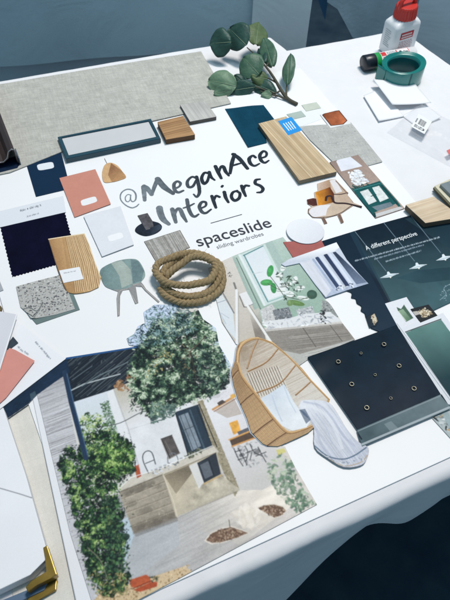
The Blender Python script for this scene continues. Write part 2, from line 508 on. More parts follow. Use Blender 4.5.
def drape(A, B, hem, n=90, fold=0.016, rad=0.03, seed=1, freq=7.0, flare=0.03):
    """cloth falling over the straight edge A-B; hem(s) = drop in metres"""
    d = np.array(B)-np.array(A); Ln = np.hypot(*d); d = d/Ln; out = np.array([d[1], -d[0]])
    r = np.random.default_rng(seed); ph = r.random(6)*6.28
    m = 56
    def fn(u, t):
        s = u*Ln; hz = hem(u)
        L = t**1.9*(hz+rad*0.57)
        arc = rad*math.pi/2
        if L < arc:
            a = L/rad; o = rad*math.sin(a); z = -rad*(1-math.cos(a)); k = 0
        else:
            z = -rad-(L-arc); o = rad; k = (L-arc)/max(hz, 0.01)
        w = fold*(0.15+0.85*min(1, k*1.6)) if L >= arc else fold*0.15*L/arc
        o += w*(math.sin(s*freq*6.28+ph[0]+1.2*math.sin(s*9+ph[1]))*0.6+0.5*math.sin(s*freq*2.7*6.28+ph[2]+3*k))+flare*k*k
        p = np.array(A)+d*s+out*o
        return (p[0], p[1], TZ+z)
    return grid(fn, n, m)
# hem of the front drape as seen below the board
FAo, FBo = EA-en*0.013, EB-en*0.013
hempts = []
for p in ((250, 640), (283, 604), (300, 583), (320, 560), (350, 537), (376.7, 522.7), (396.7, 522.7), (416.7, 516.7), (450, 498), (490, 480)):
    w = on_wall(*p, FAo, FBo); s = (np.array([w.x, w.y])-FL)@ed/np.hypot(*(FR-FL)); hempts.append((s, TZ-w.z))
hs = [h[0] for h in hempts]; hz = [h[1] for h in hempts]
cv, cf = grid(lambda u, w: (0, 0, 0), 1, 1)
# top: filled outline
from mathutils.geometry import tessellate_polygon
tv = [Vector((p[0], p[1], TZ)) for p in top_poly]
topvf = ([tuple(v) for v in tv], [tuple(t) for t in tessellate_polygon([tv])])
front = drape(FL, FR, lambda u: float(np.mean(np.interp(u+np.linspace(-.022, .022, 9), hs, hz))), 200, 0.008, 0.013, 3, 2.4, -0.006)
rev = lambda q: q
rs = [drape(a, b, (lambda u: 0.22), 30, 0.012, 0.02, 5+i, 6.0, 0.02) for i, (a, b) in enumerate(
    ((FR, top_poly[2]), (top_poly[2], RT2), (RT2, RT), (RT, BK[3]), (BK[3], BK[2]), (BK[2], BK[1]), (BK[1], BK[0]), (BK[0], FL)))]
cl = mesh_obj('tablecloth', *join(topvf, front, *rs), M_CLOTH, smooth=True, base=(0.1, 0.7, TZ))
tag(cl, 'white tablecloth spread under the mood board with a wavy hem hanging in shadow', 'tablecloth')

# ------------------------------------------------------------------ neighbouring cloth-covered tables behind
def hanging(name, A, B, ztop, hem, label, c, seed, freq, fold, group=None, depth=0.6):
    d = np.array(B)-np.array(A); Ln = np.hypot(*d); d = d/Ln; out = np.array([d[1], -d[0]])
    r = np.random.default_rng(seed); ph = r.random(6)*6.28
    def fn(u, t):
        s = u*Ln; z = ztop-(ztop-hem(u))*t
        o = fold*(0.2+0.8*t)*(math.sin(s*freq+ph[0]+1.5*math.sin(s*freq*0.37+ph[1]))+0.4*math.sin(s*freq*2.3+ph[2]+2*t))
        p = np.array(A)+d*s+out*o
        return (p[0], p[1], TZ+z)
    a = grid(fn, 140, 24)
    e = [fn(i/140, 0) for i in range(141)]
    b = grid(lambda u, t: tuple(np.array(fn(u, 0))+np.array([-out[0], -out[1], 0])*depth*t), 140, 2)
    o = mesh_obj(name, *join(a, b), c, smooth=True)
    tag(o, label, 'tablecloth', group)
    return o
M_DR1 = mat('grey_blue_cloth', (212, 234, 244), 0.92, 0.05, 5, bump=0.25, bscale=300, spec=.05, wrinkle=.22)
M_DR2 = mat('pale_drape', (236, 248, 252), 0.9, 0.04, 6, bump=0.2, bscale=300, spec=.05, wrinkle=.22)
def far(x, y, Y):
    d = rays([(x, y)])[0]; t = Y/d[1]; return np.array([d[0]*t, Y]), H+d[2]*t
a, z0 = far(-140, 40, 1.62); b, z1 = far(308, 25, 1.60)
hA, hB = far(-140, 79, 1.62)[1], far(308, 41, 1.60)[1]
hanging('display_tablecloth', a, b, 0.06, lambda u: hA+(hB-hA)*u+.004*math.sin(u*9), 'grey blue cloth hanging smooth behind the left end of the board', M_DR1, 3, 7, 0.012)
a2, _ = far(-140, 40, 1.68); b2, _ = far(306, 25, 1.66)
hanging('lower_cloth', a2, b2, 0.0, lambda u: -0.45, 'slightly paler cloth layer showing below the hem behind the linen swatch', mat('lower_blue_cloth', (228, 242, 250), .92, .05, 6, bump=.2, bscale=300, spec=.05, wrinkle=.22), 31, 9, 0.010)
c1, _ = far(252, 20, 1.585); c2, _ = far(309.5, 20, 1.575)
hanging('side_drape', c1, c2, 0.055, lambda u: -0.45, 'pale blue vertical drape with a straight edge beside the dark gap', M_DR2, 8, 16, 0.008, depth=0.02)
a, _ = far(326, 5, 1.72); b, _ = far(425, 5, 1.72)
za = [far(326, 0, 1.72)[1], far(337, 8, 1.72)[1], far(348, 25, 1.72)[1], far(358, 39, 1.72)[1], far(372, 44, 1.72)[1], far(425, 60, 1.72)[1]]
hanging('display_tablecloth', a, b, 0.09, lambda u: float(np.interp(u, [0, .12, .24, .34, .48, 1], za)), 'crumpled blue grey cloth with a slanted hem behind the glue bottle', mat('crumpled_cloth', (196, 216, 228), 0.95, 0.10, 14, bump=0.5, bscale=90), 12, 22, 0.012)
a, _ = far(418, 5, 1.66); b, _ = far(640, 60, 1.45)
hanging('display_tablecloth', a, b, 0.05, lambda u: -0.5, 'light blue cloth hanging beyond the right corner of the table', mat('light_blue_cloth', (226, 240, 250), 0.92, 0.06, 8, bump=0.2, bscale=300, spec=.05, wrinkle=.22), 17, 9, 0.012)
a, za0 = far(316, 3, 1.9); b, zb0 = far(330, 3, 1.9)
ta = [far(316, -6, 1.9), far(329, -6, 1.9), far(325, 20, 1.9)]
v = [(q[0][0], q[0][1], TZ+q[1]) for q in ta]; v += [(x, y+0.01, z) for x, y, z in v]
tag(mesh_obj('hanging_cloth', v, [(0, 1, 2), (5, 4, 3), (0, 3, 4, 1), (1, 4, 5, 2), (2, 5, 3, 0)], mat('blue_cloth', (90, 140, 180), 0.9, 0.08, 20)), 'small blue pointed cloth tip hanging in the dark gap', 'cloth')

# ================================================================== MOOD BOARD
def lineup(a, b, x): return a[1]+(b[1]-a[1])*(x-a[0])/(b[0]-a[0])
BL = np.array([(100.5, 618.0)]); 
board_px = [(-45, 128), (300, 68), (372, 150), (425, 213), (560, 405), (99.5, 616.5), (28.5, 404)]
# long front edge through (180,580) and (450,457)
board_px[4] = (560, 406.9); board_px[5] = (100.5, 616.2)
bm = bmesh.new(); prism_bm(bm, [tuple(q) for q in plane(board_px, B0)], 0.0006, B0, 0.0004)
BOARD = bm_obj('mood_board', bm, M_BOARD)
tag(BOARD, 'large white mood board with brush lettered title lying on the tablecloth', 'mood board')
# edge band of grey foam
# title lettering
def ttl(name, strokes, z=B0+0.0003):
    S = Sheet([(112, 150), (280, 140), (280, 245), (112, 250)], z, 0.00035, cut=False)
    for pts, w in strokes:
        p = spline(pts, 6) if len(pts) > 2 else pts
        ww = np.interp(np.linspace(0, 1, len(p)), np.linspace(0, 1, len(w)), w) if hasattr(w, '__len__') else w*.85
        S.line(p, ww*1.22, (50, 60, 70), mask=True)
    A, Bq = S.L([(128, 212), (206, 190)]); d = Bq-A; t = np.clip(((S.X-A[0])*d[0]+(S.Y-A[1])*d[1])/(d@d), 0, 1)[..., None]
    S.col = lin((136, 146, 154))*(1-t)+lin((38, 48, 58))*t
    S.col *= (0.7+0.8*fbm(S.X, S.Y, 0.006, 4)**1.5*1.1)[..., None]
    S.build(name, M_PRINT, BOARD, thick=0)
def a_(pts): return [(115+x/5.625, 160+y/5.625) for x, y in pts]
def b_(pts): return [(175+x/4.5, 140+y/4.5) for x, y in pts]
at = [(a_([(134, 248), (118, 262), (92, 268), (58, 252), (32, 222), (34, 188), (62, 166), (95, 168), (116, 190), (116, 222), (100, 234), (88, 222), (88, 196)]), [1.0, 1.3, 1.2, 1, 1.2, 1.4, 1.3, 1.2, 1.1, 1]),
      (a_([(90, 198), (72, 194), (58, 210), (62, 230), (76, 234), (88, 218)]), 1.1)]
name_s = [(a_([(158, 150), (164, 185), (167, 226)]), [3, 3.4, 2.6]), (a_([(163, 146), (182, 160), (206, 194)]), [3.2, 3.8, 3]),
          (a_([(208, 192), (222, 150), (240, 108)]), [2.4, 3, 3.4]), (a_([(240, 106), (275, 150), (326, 188)]), [4.2, 4.8, 3.0]),
          (a_([(336, 162), (362, 148), (368, 130), (350, 120), (332, 136), (336, 168), (356, 182), (384, 172)]), [2, 1.8, 2.2, 2.2, 2.6, 2.8, 2.4, 1.8]),
          (b_([(98, 172), (76, 166), (56, 186), (60, 210), (80, 208), (96, 180)]), [2.2, 2, 2.6, 2.4, 1.8]),
          (b_([(97, 165), (106, 200), (110, 236), (98, 256), (84, 244)]), [2.6, 2.8, 2.6, 2, 1.4]),
          (b_([(152, 150), (132, 148), (120, 172), (130, 196), (146, 184), (154, 154)]), [2.2, 2.2, 2.8, 2.4, 1.8]),
          (b_([(154, 144), (162, 166), (178, 180)]), [2.6, 2.6, 1.6]),
          (b_([(182, 118), (194, 144), (208, 172)]), [2.8, 3, 2.2]), (b_([(198, 146), (206, 122), (218, 120), (228, 142), (242, 160)]), [1.6, 2.2, 2.8, 2.8, 1.8]),
          (b_([(268, 64), (256, 104), (248, 150)]), [2.6, 3, 2.2]), (b_([(262, 64), (290, 84), (326, 128)]), [3, 3.4, 2.6]), (b_([(250, 118), (276, 110), (304, 102)]), [1.6, 2, 1.4]),
          (b_([(362, 78), (350, 70), (334, 84), (340, 106), (358, 116), (380, 106)]), [2.2, 2, 2.8, 2.8, 2.2, 1.4]),
          (b_([(384, 82), (408, 74), (412, 58), (398, 50), (382, 68), (388, 92), (404, 102), (422, 92)]), [1.8, 1.8, 2, 2.2, 2.6, 2.8, 2.2, 1.4])]
int_s = [(a_([(250, 270), (256, 300), (272, 334), (302, 360)]), [5.0, 5.0, 4.6, 3]),
         (a_([(322, 276), (332, 312), (342, 350)]), [3.4, 3.6, 2.6]), (a_([(336, 308), (348, 278), (366, 278), (382, 312), (402, 346)]), [1.8, 2.6, 3.2, 3.4, 2]),
         (b_([(54, 268), (62, 310), (76, 338), (90, 344), (106, 334)]), [2.8, 3, 2.8, 2.4, 1.6]), (b_([(38, 306), (62, 298), (86, 286)]), [1.4, 2, 1.4]),
         (b_([(116, 308), (138, 296), (138, 280), (120, 280), (110, 300), (122, 324), (140, 328), (162, 312)]), [1.8, 1.8, 2.2, 2.4, 2.8, 2.8, 2.2, 1.6]),
         (b_([(166, 252), (174, 276), (184, 304)]), [2.6, 2.8, 2.2]), (b_([(174, 276), (184, 252), (200, 256)]), [1.6, 2.2, 2.2]),
         (b_([(222, 234), (228, 258), (240, 280)]), [2.8, 2.8, 2]), (b_([(211, 210), (214, 206)]), 2.4),
         (b_([(280, 228), (260, 236), (254, 256), (268, 272), (288, 262), (292, 240), (278, 230)]), [2, 2.4, 2.8, 2.4, 2.2]),
         (b_([(300, 206), (308, 230), (318, 252)]), [2.6, 2.8, 2]), (b_([(306, 228), (316, 206), (332, 206)]), [1.6, 2.2, 2.2]),
         (b_([(382, 176), (364, 180), (362, 196), (384, 206), (396, 220), (388, 234), (370, 236)]), [1.8, 2.4, 2.6, 2.8, 2.6, 2.2, 1.6])]
ttl('title_lettering', at+name_s+int_s)
M_INK = mat('grey_ink', (40, 48, 60), 0.6, 0.05, 200)
M_INK2 = mat('pale_grey_ink', (120, 128, 136), 0.6, 0.05, 200)
S = Sheet([(205, 210), (250, 205), (250, 228), (205, 228)], B0+0.0003, 0.0003, cut=False)
S.line(b_([(162, 374), (300, 335)]), 0.9, (60, 70, 82), mask=True); S.build('divider_line', M_PRINT, BOARD, thick=0)
letters('company_lettering', 'spaceslide', (198.6, 246.6), (272.4, 226.4), B0+0.0004, M_INK, BOARD, bold=0.006, xscale=1.0)
letters('tagline_lettering', 'sliding wardrobes', (217.5, 249.0), (264, 235.2), B0+0.0004, M_INK2, BOARD)

# ------------------------------------------------------------------ fabric, panels and blocks along the back
S = Sheet([(-40, 182), (-40, 90.4), (90, 69.2), (201, 51.3), (231, 103), (213, 107), (120, 128), (10, 172)], 0.0058, 0.0006)
S.fill((188, 187, 181)).noise(None, .04, .05, 3).noise(None, .05, .012, 9).noise(None, .09, .0014, 10, stretch=((0, 100), (100, 85), 11)).noise(None, .08, .0014, 12, stretch=((60, 80), (72, 110), 9)).weave(.05, 2)
tag(S.build('fabric_swatch', M_CLOTHP, thick=0.0016, curl=lambda u, v: 0.0008*np.sin(u*9)*np.sin(v*5)), 'large oatmeal grey linen swatch spread along the back left of the board', 'fabric')

M_TEALF = mat('dark_teal_lacquer', (38, 74, 90), 0.35, 0.05, 60)
def frame_panel():
    o = [(57.5, 136.7), (150.8, 118.4), (160.8, 138.6), (66, 159.0)]
    i = [(61.6, 137.8), (148.6, 121.0), (156.6, 136.6), (68.6, 155.2)]
    zt, zb = B0+0.0105, B0+0.0015
    root = slab('door_sample', i, zb, zt-0.002, mat('frosted_panel', (208, 209, 212), 0.4, 0.02, 30))
    qo, qi = plane(o, zt), plane(i, zt); V = []; F = []
    for z in (zb, zt):
        for q in (qo, qi):
            V += [(p[0], p[1], TZ+z) for p in q]
    for k in range(4):
        n = (k+1) % 4
        F += [(8+k, 8+n, 12+n, 12+k), (k, k+8, n+8, n)[::-1], (4+k, 4+n, 12+n, 12+k)[::-1], (k, n, 4+n, 4+k)[::-1]]
    bm = bmesh.new(); vv = [bm.verts.new(p) for p in V]
    for f in F: bm.faces.new([vv[j] for j in f])
    bmesh.ops.recalc_face_normals(bm, faces=bm.faces[:])
    bmesh.ops.bevel(bm, geom=[e for e in bm.edges if all(v in vv[8:] for v in e.verts)], offset=0.0008, segments=2, affect='EDGES')
    bm_obj('frame', bm, M_TEALF, root)
    tag(root, 'long framed sliding door sample with dark teal frame and pale frosted panel', 'door sample')
frame_panel()

def block(name, px, z0, z1, base, dark, label, cat, edge_c, n=40, seed=1, group=None, dirn=0, amp=.8):
    """slab of timber or board: bevelled core with a grained face laid on top"""
    root = slab(name, px, z0, z1-0.0004, mat(name+'_core', edge_c, 0.7, 0.1, 90))
    S = Sheet(px, z1, 0.00045); S.fill(base)
    p = [px[k] for k in range(4)]
    if dirn: S.hatch(px, p[0], p[1], n, 0.8, dark, seed, .45, 0.3)
    else: S.hatch(px, p[1], p[2], n, 0.8, dark, seed, .45, 0.3)
    S.noise(None, .08, .006, seed, stretch=(p[0], p[1], 8) if dirn else (p[1], p[2], 8))
    S.noise(None, .06, .03, seed+3)
    S.build('face', M_WOODP, root, thick=0.0006)
    tag(root, label, cat, group)
    return root
block('wood_block', [(157.5, 122), (183, 115.8), (195, 134.5), (166, 139.5)], B0, B0+.012, (172, 132, 92), [(110, 76, 48), (196, 156, 112), (140, 100, 66)], 'small walnut brown wood block with dark ends beside the framed door sample', 'wood sample', (96, 66, 42), 26, 3, amp=1, dirn=1)
block('board_sample', [(180, 104.5), (205.5, 101), (216.5, 116.5), (190, 121.5)], B0+.0006, B0+.009, (188, 186, 182), [(170, 168, 165), (200, 198, 194)], 'pale grey laminate chip touching the walnut block', 'laminate sample', (92, 88, 84), 12, 5)

S = Sheet([(225, 108.5), (263.5, 104.8), (275.2, 120.5), (262, 124), (267, 142.5), (248, 147.2)], B0+.0018, .0005)
S.fill((18, 66, 88)).noise(None, .12, .02, 5).weave(.14, 6)
tag(S.build('fabric_swatch', M_CLOTHP, thick=.001, curl=lambda u, v: .0008*np.sin(u*7+v*4)), 'deep teal fabric swatch tucked beneath the pale oak plank', 'fabric')

oak = block('oak_plank', [(258.5, 123.5), (286, 116.3), (337, 171.5), (299.5, 180.5)], B0+.0012, B0+.011, (208, 184, 150), [(186, 160, 124), (222, 202, 170), (172, 146, 112), (198, 172, 136)], 'long pale oak plank with blue sticker at its far corner', 'wood sample', (128, 118, 100), 90, 8)
stk = [(277.5, 121), (291, 117), (302, 130.5), (288, 135)]
S = Sheet([(278, 121.2), (291.5, 116.8), (302.2, 130.2), (288.2, 135.2)], B0+.0113, .0004)
S.fill((48, 150, 226))
for k in range(4):
    t = k/3
    S.line([(283.5+3.2*t*2.2, 123.6-1.1*t*2), (289+3.0*t*2.2, 130.4-1.1*t*2)], 0.8, (235, 244, 252))
S.build('blue_sticker', M_PRINT, oak, thick=.0002)

S = Sheet([(299, 126.5), (351, 122.6), (382.5, 161.8), (352, 170), (336, 165), (310, 140)], B0+.0016, .0006)
S.fill((186, 187, 184)).noise(None, .05, .02, 7).noise(None, .06, .0014, 10, stretch=((300, 126), (350, 122), 9)).noise(None, .06, .0014, 12, stretch=((350, 124), (382, 162), 9)).leaves([(299, 126), (351, 122), (382, 161), (350, 170)], 200, 1.2, [(160, 162, 162), (205, 206, 206), (150, 152, 154)], 5).weave(.07, 8)
tag(S.build('fabric_swatch', M_CLOTHP, thick=.001, curl=lambda u, v: .0006*np.sin(u*8)), 'speckled light grey wool swatch to the right of the oak plank', 'fabric')

S = Sheet([(285, 119), (300, 110.5), (319, 104.5), (326, 112), (322, 119), (300, 127), (293, 128)], B0+.0003, .0006)
S.fill((236, 238, 240)); tag(S.build('paint_card', M_PRINT), 'white card carrying two pale green paint chips near the sprig', 'paint card')
for px, c, lb in (([(286.5, 114.2), (301.2, 110.8), (306, 116.3), (292, 119.6)], (176, 190, 184), 'grey green paint chip nearest the blue sticker'),
                  ([(301.5, 105), (316.5, 102), (321, 108), (306.2, 111.2)], (200, 206, 194), 'pale sage paint chip at the far side of its white card')):
    S = Sheet(px, B0+.0009, .0006); S.fill(c).noise(None, .03, .01, 4)
    tag(S.build('paint_chip', M_PRINT), lb, 'paint chip', 'pale green paint chips')

S = Sheet([(320, 114.5), (340, 109.6), (351, 123.5), (330.5, 128)], B0+.0018, .0004)
S.fill((232, 232, 234)); inn = [(322.5, 115), (327, 112), (339, 110.6), (347, 120.5), (343, 124.2), (331, 125.6)]
S.grad(inn, (322, 114), (120, 66, 44), (346, 122), (196, 112, 74)).noise(inn, .25, .012, 4).line(inn+inn[:1], .7, (60, 34, 28))
tag(S.build('leather_sample', M_GLOSS, thick=.0008), 'tan leather photo chip with white border on the speckled grey swatch', 'leather sample')

# ------------------------------------------------------------------ bedside cut-out and lounge chair cut-out
def c_(pts): return [(325+x/5.3, 145+y/5.3) for x, y in pts]
S = Sheet(c_([(25, 90), (175, 52), (422, 335), (268, 386)]), B0+.0022, .0004)
S.grad(c_([(0, 0), (450, 0), (450, 424), (0, 424)]), (335, 160), (150, 130, 122), (368, 190), (176, 156, 146))
S.noise(None, .05, .02, 3)
S.poly(c_([(60, 88), (72, 68), (130, 58), (198, 112), (86, 140)]), (226, 228, 238), 'lamp_shade').noise(c_([(60, 88), (130, 58), (198, 112), (86, 140)]), .05, .02, 4)
fz = c_([(125, 142), (180, 130), (205, 160), (232, 192), (170, 216), (140, 195)])
S.leaves(fz, 120, 2.6, [(240, 242, 246), (214, 220, 228), (232, 235, 240)], 6, .6)
S.leaves(c_([(130, 205), (175, 215), (225, 205), (250, 215), (160, 235)]), 30, 2, [(30, 80, 78), (24, 60, 60)], 6, .5)
cab = c_([(138, 226), (160, 232), (290, 190), (380, 292), (412, 338), (400, 338), (374, 312), (262, 358), (266, 382), (254, 376)])
S.poly(cab, (16, 84, 86), 'cabinet').noise(cab, .15, .02, 5)
S.line(c_([(150, 240), (292, 203)]), .8, (60, 130, 130)); S.line(c_([(300, 215), (382, 312)]), 1, (10, 56, 60))
for d in ([(185, 248), (228, 234), (274, 298), (232, 316)], [(250, 226), (286, 216), (338, 282), (292, 302)]):
    S.poly(c_(d), (222, 226, 226)); S.noise(c_(d), .12, .004, 6)
S.line(c_([(244, 272), (270, 262)]), .9, (16, 70, 74))
S.poly(c_([(248, 328), (346, 302), (362, 322), (280, 350)]), (112, 130, 140)).noise(c_([(248, 328), (346, 302), (362, 322), (280, 350)]), .15, .02, 2)
S.poly(c_([(268, 364), (398, 326), (416, 336), (272, 382)]), (206, 206, 208))
S.poly(c_([(266, 358), (272, 384), (262, 382), (256, 362)]), (14, 60, 64))
tag(S.build('furniture_cutout', M_PHOTO, thick=.0018, part_mats={}), 'narrow photo cutout of a teal cabinet with white drawers under a lamp shade', 'cutout')

def d_(pts): return [(300+x/6.43, 170+y/6.43) for x, y in pts]
S = Sheet(d_([(110, 88), (185, 63), (226, 57), (312, 148), (304, 158), (345, 210), (400, 232), (396, 244), (344, 228), (262, 282), (282, 336), (264, 344), (240, 290), (160, 310), (176, 342), (156, 348), (138, 308), (80, 306), (50, 276), (52, 250), (76, 236), (46, 216), (44, 190), (94, 178), (90, 144), (114, 134)]), B0+.0012, .00035)
S.fill((200, 180, 162)).noise(None, .06, .01, 3)
S.grad(d_([(108, 88), (190, 60), (200, 120), (116, 136)]), (318, 186), (206, 184, 168), (330, 188), (176, 140, 112), 'backrest')
S.poly(d_([(190, 68), (226, 58), (272, 138), (232, 150)]), (228, 224, 226), 'pillow')
S.poly(d_([(226, 60), (312, 150), (344, 210), (262, 206), (230, 152), (272, 138)]), (196, 172, 152))
S.grad(d_([(98, 144), (192, 110), (218, 150), (222, 206), (118, 232)]), (316, 198), (226, 150, 50), (334, 196), (92, 40, 26), 'orange_cushion').noise(d_([(98, 144), (192, 110), (222, 206), (118, 232)]), .2, .01, 4)
S.poly(d_([(44, 190), (70, 180), (104, 184), (112, 228), (84, 232), (50, 220)]), (84, 44, 40), 'bolster').noise(d_([(44, 190), (104, 184), (112, 228), (50, 220)]), .3, .006, 5)
S.poly(d_([(56, 268), (74, 244), (130, 226), (200, 222), (176, 250), (166, 292), (90, 304), (62, 290)]), (232, 228, 232), 'seat')
S.poly(d_([(176, 250), (200, 222), (330, 218), (262, 282), (160, 304), (166, 290)]), (204, 184, 164)).noise(d_([(176, 250), (330, 218), (262, 282), (160, 304)]), .1, .008, 6)
S.line(d_(spline([(56, 250), (56, 276), (88, 304), (160, 304), (250, 282), (336, 226)], 6)), .8, (96, 74, 66))
S.line(d_(spline([(220, 156), (262, 156), (306, 146)], 5)), 1.0, (60, 44, 48))
S.line(d_(spline([(166, 196), (172, 172), (200, 168), (212, 194), (230, 212), (300, 216), (396, 238)], 6)), [2.0]*36+[2.4], (54, 38, 42))
S.line(d_([(230, 70), (300, 146), (342, 208)]), .8, (120, 98, 88))
S.poly(d_([(138, 310), (156, 306), (176, 342), (158, 348)]), (120, 96, 86), 'leg'); S.poly(d_([(242, 290), (258, 282), (282, 334), (266, 344)]), (120, 96, 86), 'leg')
tag(S.build('furniture_cutout', M_PHOTO, thick=.0006), 'cutout of cream and tan lounge chairs with an orange cushion', 'cutout')

# oak chip on the magazine corner and the stack at the right edge
block('oak_chip', [(405.8, 204.8), (433.5, 196.5), (462, 217), (425.5, 223)], B0+.0028, B0+.014, (214, 194, 168), [(202, 178, 150), (224, 206, 182), (194, 170, 142)], 'square blonde oak chip on the far edge of the dark magazine', 'wood sample', (110, 96, 80), 40, 12, dirn=1)
for k, (c, e, lb) in enumerate((((206, 200, 180), (92, 84, 60), 'lowest olive edged tile in the small stack at the right edge'),
                                ((214, 208, 184), (196, 188, 150), 'cream tile in the middle of the small stack at the right edge'),
                                ((122, 134, 140), (150, 158, 160), 'slate grey tile on top of the small stack at the right edge'))):
    dx = (0, 1.2, 7.0)[k]; dy = (0.0, -1.0, -8.5)[k]
    px = [(433.5+dx, 187+dy), (462+dx, 174+dy), (480+dx, 196+dy), (452+dx, 207+dy)]
    if k == 2: px = [(440.3, 184.2), (463, 176.5), (480, 194), (455, 199)]
    block('tile_sample', px, B0+.001+.0062*k, B0+.0066+.0062*k, c, [tuple(int(x*.92) for x in c), tuple(min(255, int(x*1.05)) for x in c)], lb, 'tile sample', e, 10, 20+k, 'tile samples stacked at the right edge')

# ================================================================== LEFT SIDE CARDS
def g_(pts): return [(50+x/3.75, 110+y/3.75) for x, y in pts]
def swatch(px, z, c, win, wc, label, group, seed):
    S = Sheet(px, z, .0005); S.fill(c).noise(None, .02, .02, seed)
    S.noise(None, .015, .004, seed+1)
    # rounded label window printed near the edge
    q = [np.array(p, float) for p in win]; cc = sum(q)/4; p = []
    for k in range(4):
        a, b, d = q[k-1], q[k], q[(k+1) % 4]
        for t in (0, .25, .5, .75, 1):
            u = b+(a-b)*.28*(1-t)**2+(d-b)*.28*t**2; p.append(tuple(u))
    S.poly(p, wc)
    o = S.build('paint_card', M_PRINT, thick=.0006, curl=lambda u, v: .0003*(u*u)); tag(o, label, 'paint card', group); return o
swatch([(25.2, 160.6), (61.3, 152.8), (70.5, 188.5), (35.9, 196.7)], B0+.0009, (14, 44, 72), [(36.5, 164.6), (52.8, 161.6), (54.5, 168), (38.5, 170.8)], (232, 235, 240), 'navy paint card with white rounded window', 'painted sample cards', 3)
swatch([(59.3, 178), (95.3, 169.2), (110.8, 203.9), (74.5, 217.2)], B0+.0020, (206, 142, 126), [(80.2, 200.4), (95.4, 196), (97.8, 201.6), (82.2, 206.4)], (240, 240, 243), 'coral pink paint card with white rounded window', 'painted sample cards', 4)
swatch([(83.5, 216), (120.5, 206.3), (134, 244.5), (102, 256.5)], B0+.0028, (228, 230, 237), [(107, 236), (121.5, 232), (124, 237.6), (109.6, 241.8)], (246, 247, 250), 'off white paint card overlapping the coral one', 'painted sample cards', 5)

# bell lamp cutout
S = Sheet(sm([(102, 174), (104, 166), (108, 163), (112.5, 163), (118, 166), (122, 171), (126, 177), (120, 180), (112, 182), (104, 182)]), B0+.0010, .0004)
S.fill((212, 172, 128)); S.grad([(111, 163), (128, 175), (126, 180), (112, 182), (108, 175)], (110, 170), (150, 108, 78), (126, 178), (196, 152, 108)).noise(None, .06, .008, 2)
S.poly([(112, 181.6), (116, 176), (126, 176.6), (114, 181.5)], (184, 140, 100))
lamp = S.build('lamp_cutout', M_PHOTO, thick=.0005); tag(lamp, 'cutout of a tan wooden bell shaped pendant lamp', 'cutout')
S = Sheet([(103, 156), (110, 156), (110, 165), (103, 165)], B0+.0008, .0003, cut=False)
S.line([(104.5, 158.5), (107.5, 164.5)], .6, (130, 120, 115), mask=True); S.build('cord', M_PRINT, lamp, thick=0)

# navy velvet swatch on its header card
def n_(pts): return [(x/5, 190+y/5) for x, y in pts]
cardpx = n_([(-60, 115), (318, 20), (385, 250), (420, 400), (-30, 520)])
S = Sheet(n_([(-80, 125), (316, 30), (330, 110), (-80, 205)]), B0+.0014, .0005)
S.fill((226, 230, 238))
hc = S.build('header_card', M_PRINT, thick=.0006); 
def squig(S, p0, p1, h, w, c, seed):
    """line of tiny illegible print"""
    r = np.random.default_rng(seed); A = np.array(p0, float); Bq = np.array(p1, float); d = Bq-A; L = np.hypot(*d); d /= L; n = np.array([d[1], -d[0]])
    t = 0
    while t < L:
        m = r.integers(2, 9)
        for k in range(m):
            if t > L: break
            q = A+d*t; a = h*(1.0 if r.random() < .7 else 1.45); lo = 0 if r.random() < .88 else -.4*h
            S.line([q+n*lo, q+n*a+d*.08*h], w, c, mask=(S.snap is None), op=.55+.45*r.random())
            if r.random() < .55: S.line([q+n*(.9*h if r.random() < .5 else .1*h), q+d*.42*h+n*(.8*h if r.random() < .5 else .15*h)], w, c, mask=(S.snap is None), op=.7)
            t += h*(.5+.25*r.random())
        t += h*.7
    return S
S = Sheet([(10, 196), (60, 190), (60, 225), (10, 225)], B0+.0018, .0003, cut=False)
squig(S, (20.3, 211.4), (41.5, 205.8), 1.4, .42, (134, 140, 150), 3); squig(S, (27, 217), (38.6, 213.8), 1.0, .35, (170, 175, 184), 4)
S.build('small_print', M_PRINT, hc, thick=0)
# pinked fabric
def pink(a, b, n, amp):
    a = np.array(a, float); b = np.array(b, float); d = b-a; nn = np.array([-d[1], d[0]])/np.hypot(*d); out = []
    for k in range(n*2):
        out.append(tuple(a+d*k/(n*2)+nn*amp*(k % 2)))
    return out
tl, tr, br, bl = n_([(0, 186)])[0], n_([(326, 112)])[0], n_([(388, 345)])[0], n_([(60, 436)])[0]
S = Sheet([tl]+pink(tr, br, 15, .9)+pink(br, bl, 20, .9)+pink(bl, tl, 14, .9), B0+.0011, .0004)
S.fill((10, 12, 38)).noise(None, .2, .02, 3).weave(.16, 11)
S.build('velvet', M_CLOTHP, hc, thick=.0012)
tag(hc, 'midnight navy velvet swatch with pinked edges hanging from white header card', 'fabric')

# curved wood slice cutout with label
def h_(pts): return [(x/5, 190+y/5) for x, y in pts]
cw = [(48.0, 238.8), (62, 236.5), (84.5, 233.2), (89.5, 245), (95, 262), (101, 277), (98.5, 287), (90, 291), (74, 293.5), (65.5, 290), (61.5, 281), (55, 262)]
S = Sheet(cw[:7]+sm(cw)[35:56]+cw[11:], B0+.0022, .0004)
S.grad([(30, 220), (110, 220), (110, 300), (30, 300)], (52, 262), (166, 126, 84), (98, 252), (222, 184, 136))
S.noise(cw, .10, .01, 3, stretch=((62, 240), (76, 292), 4)); S.hatch([(68, 236), (84.5, 233.2), (95, 262), (101, 277), (98.5, 287), (84, 292), (72, 280)], (64, 240), (79, 290), 20, .75, [(146, 108, 70), (150, 112, 74)], 4, .55, 0); S.hatch([(68, 236), (84.5, 233.2), (95, 262), (101, 277), (98.5, 287), (84, 292), (72, 280)], (64.7, 240), (79.7, 290), 20, .6, [(236, 208, 168)], 4, .5, 0)
S.grad([(48.5, 239.5), (62, 237), (66, 262), (68, 290), (60, 278)], (50, 262), (150, 112, 76), (66, 258), (206, 164, 118), op=.7)
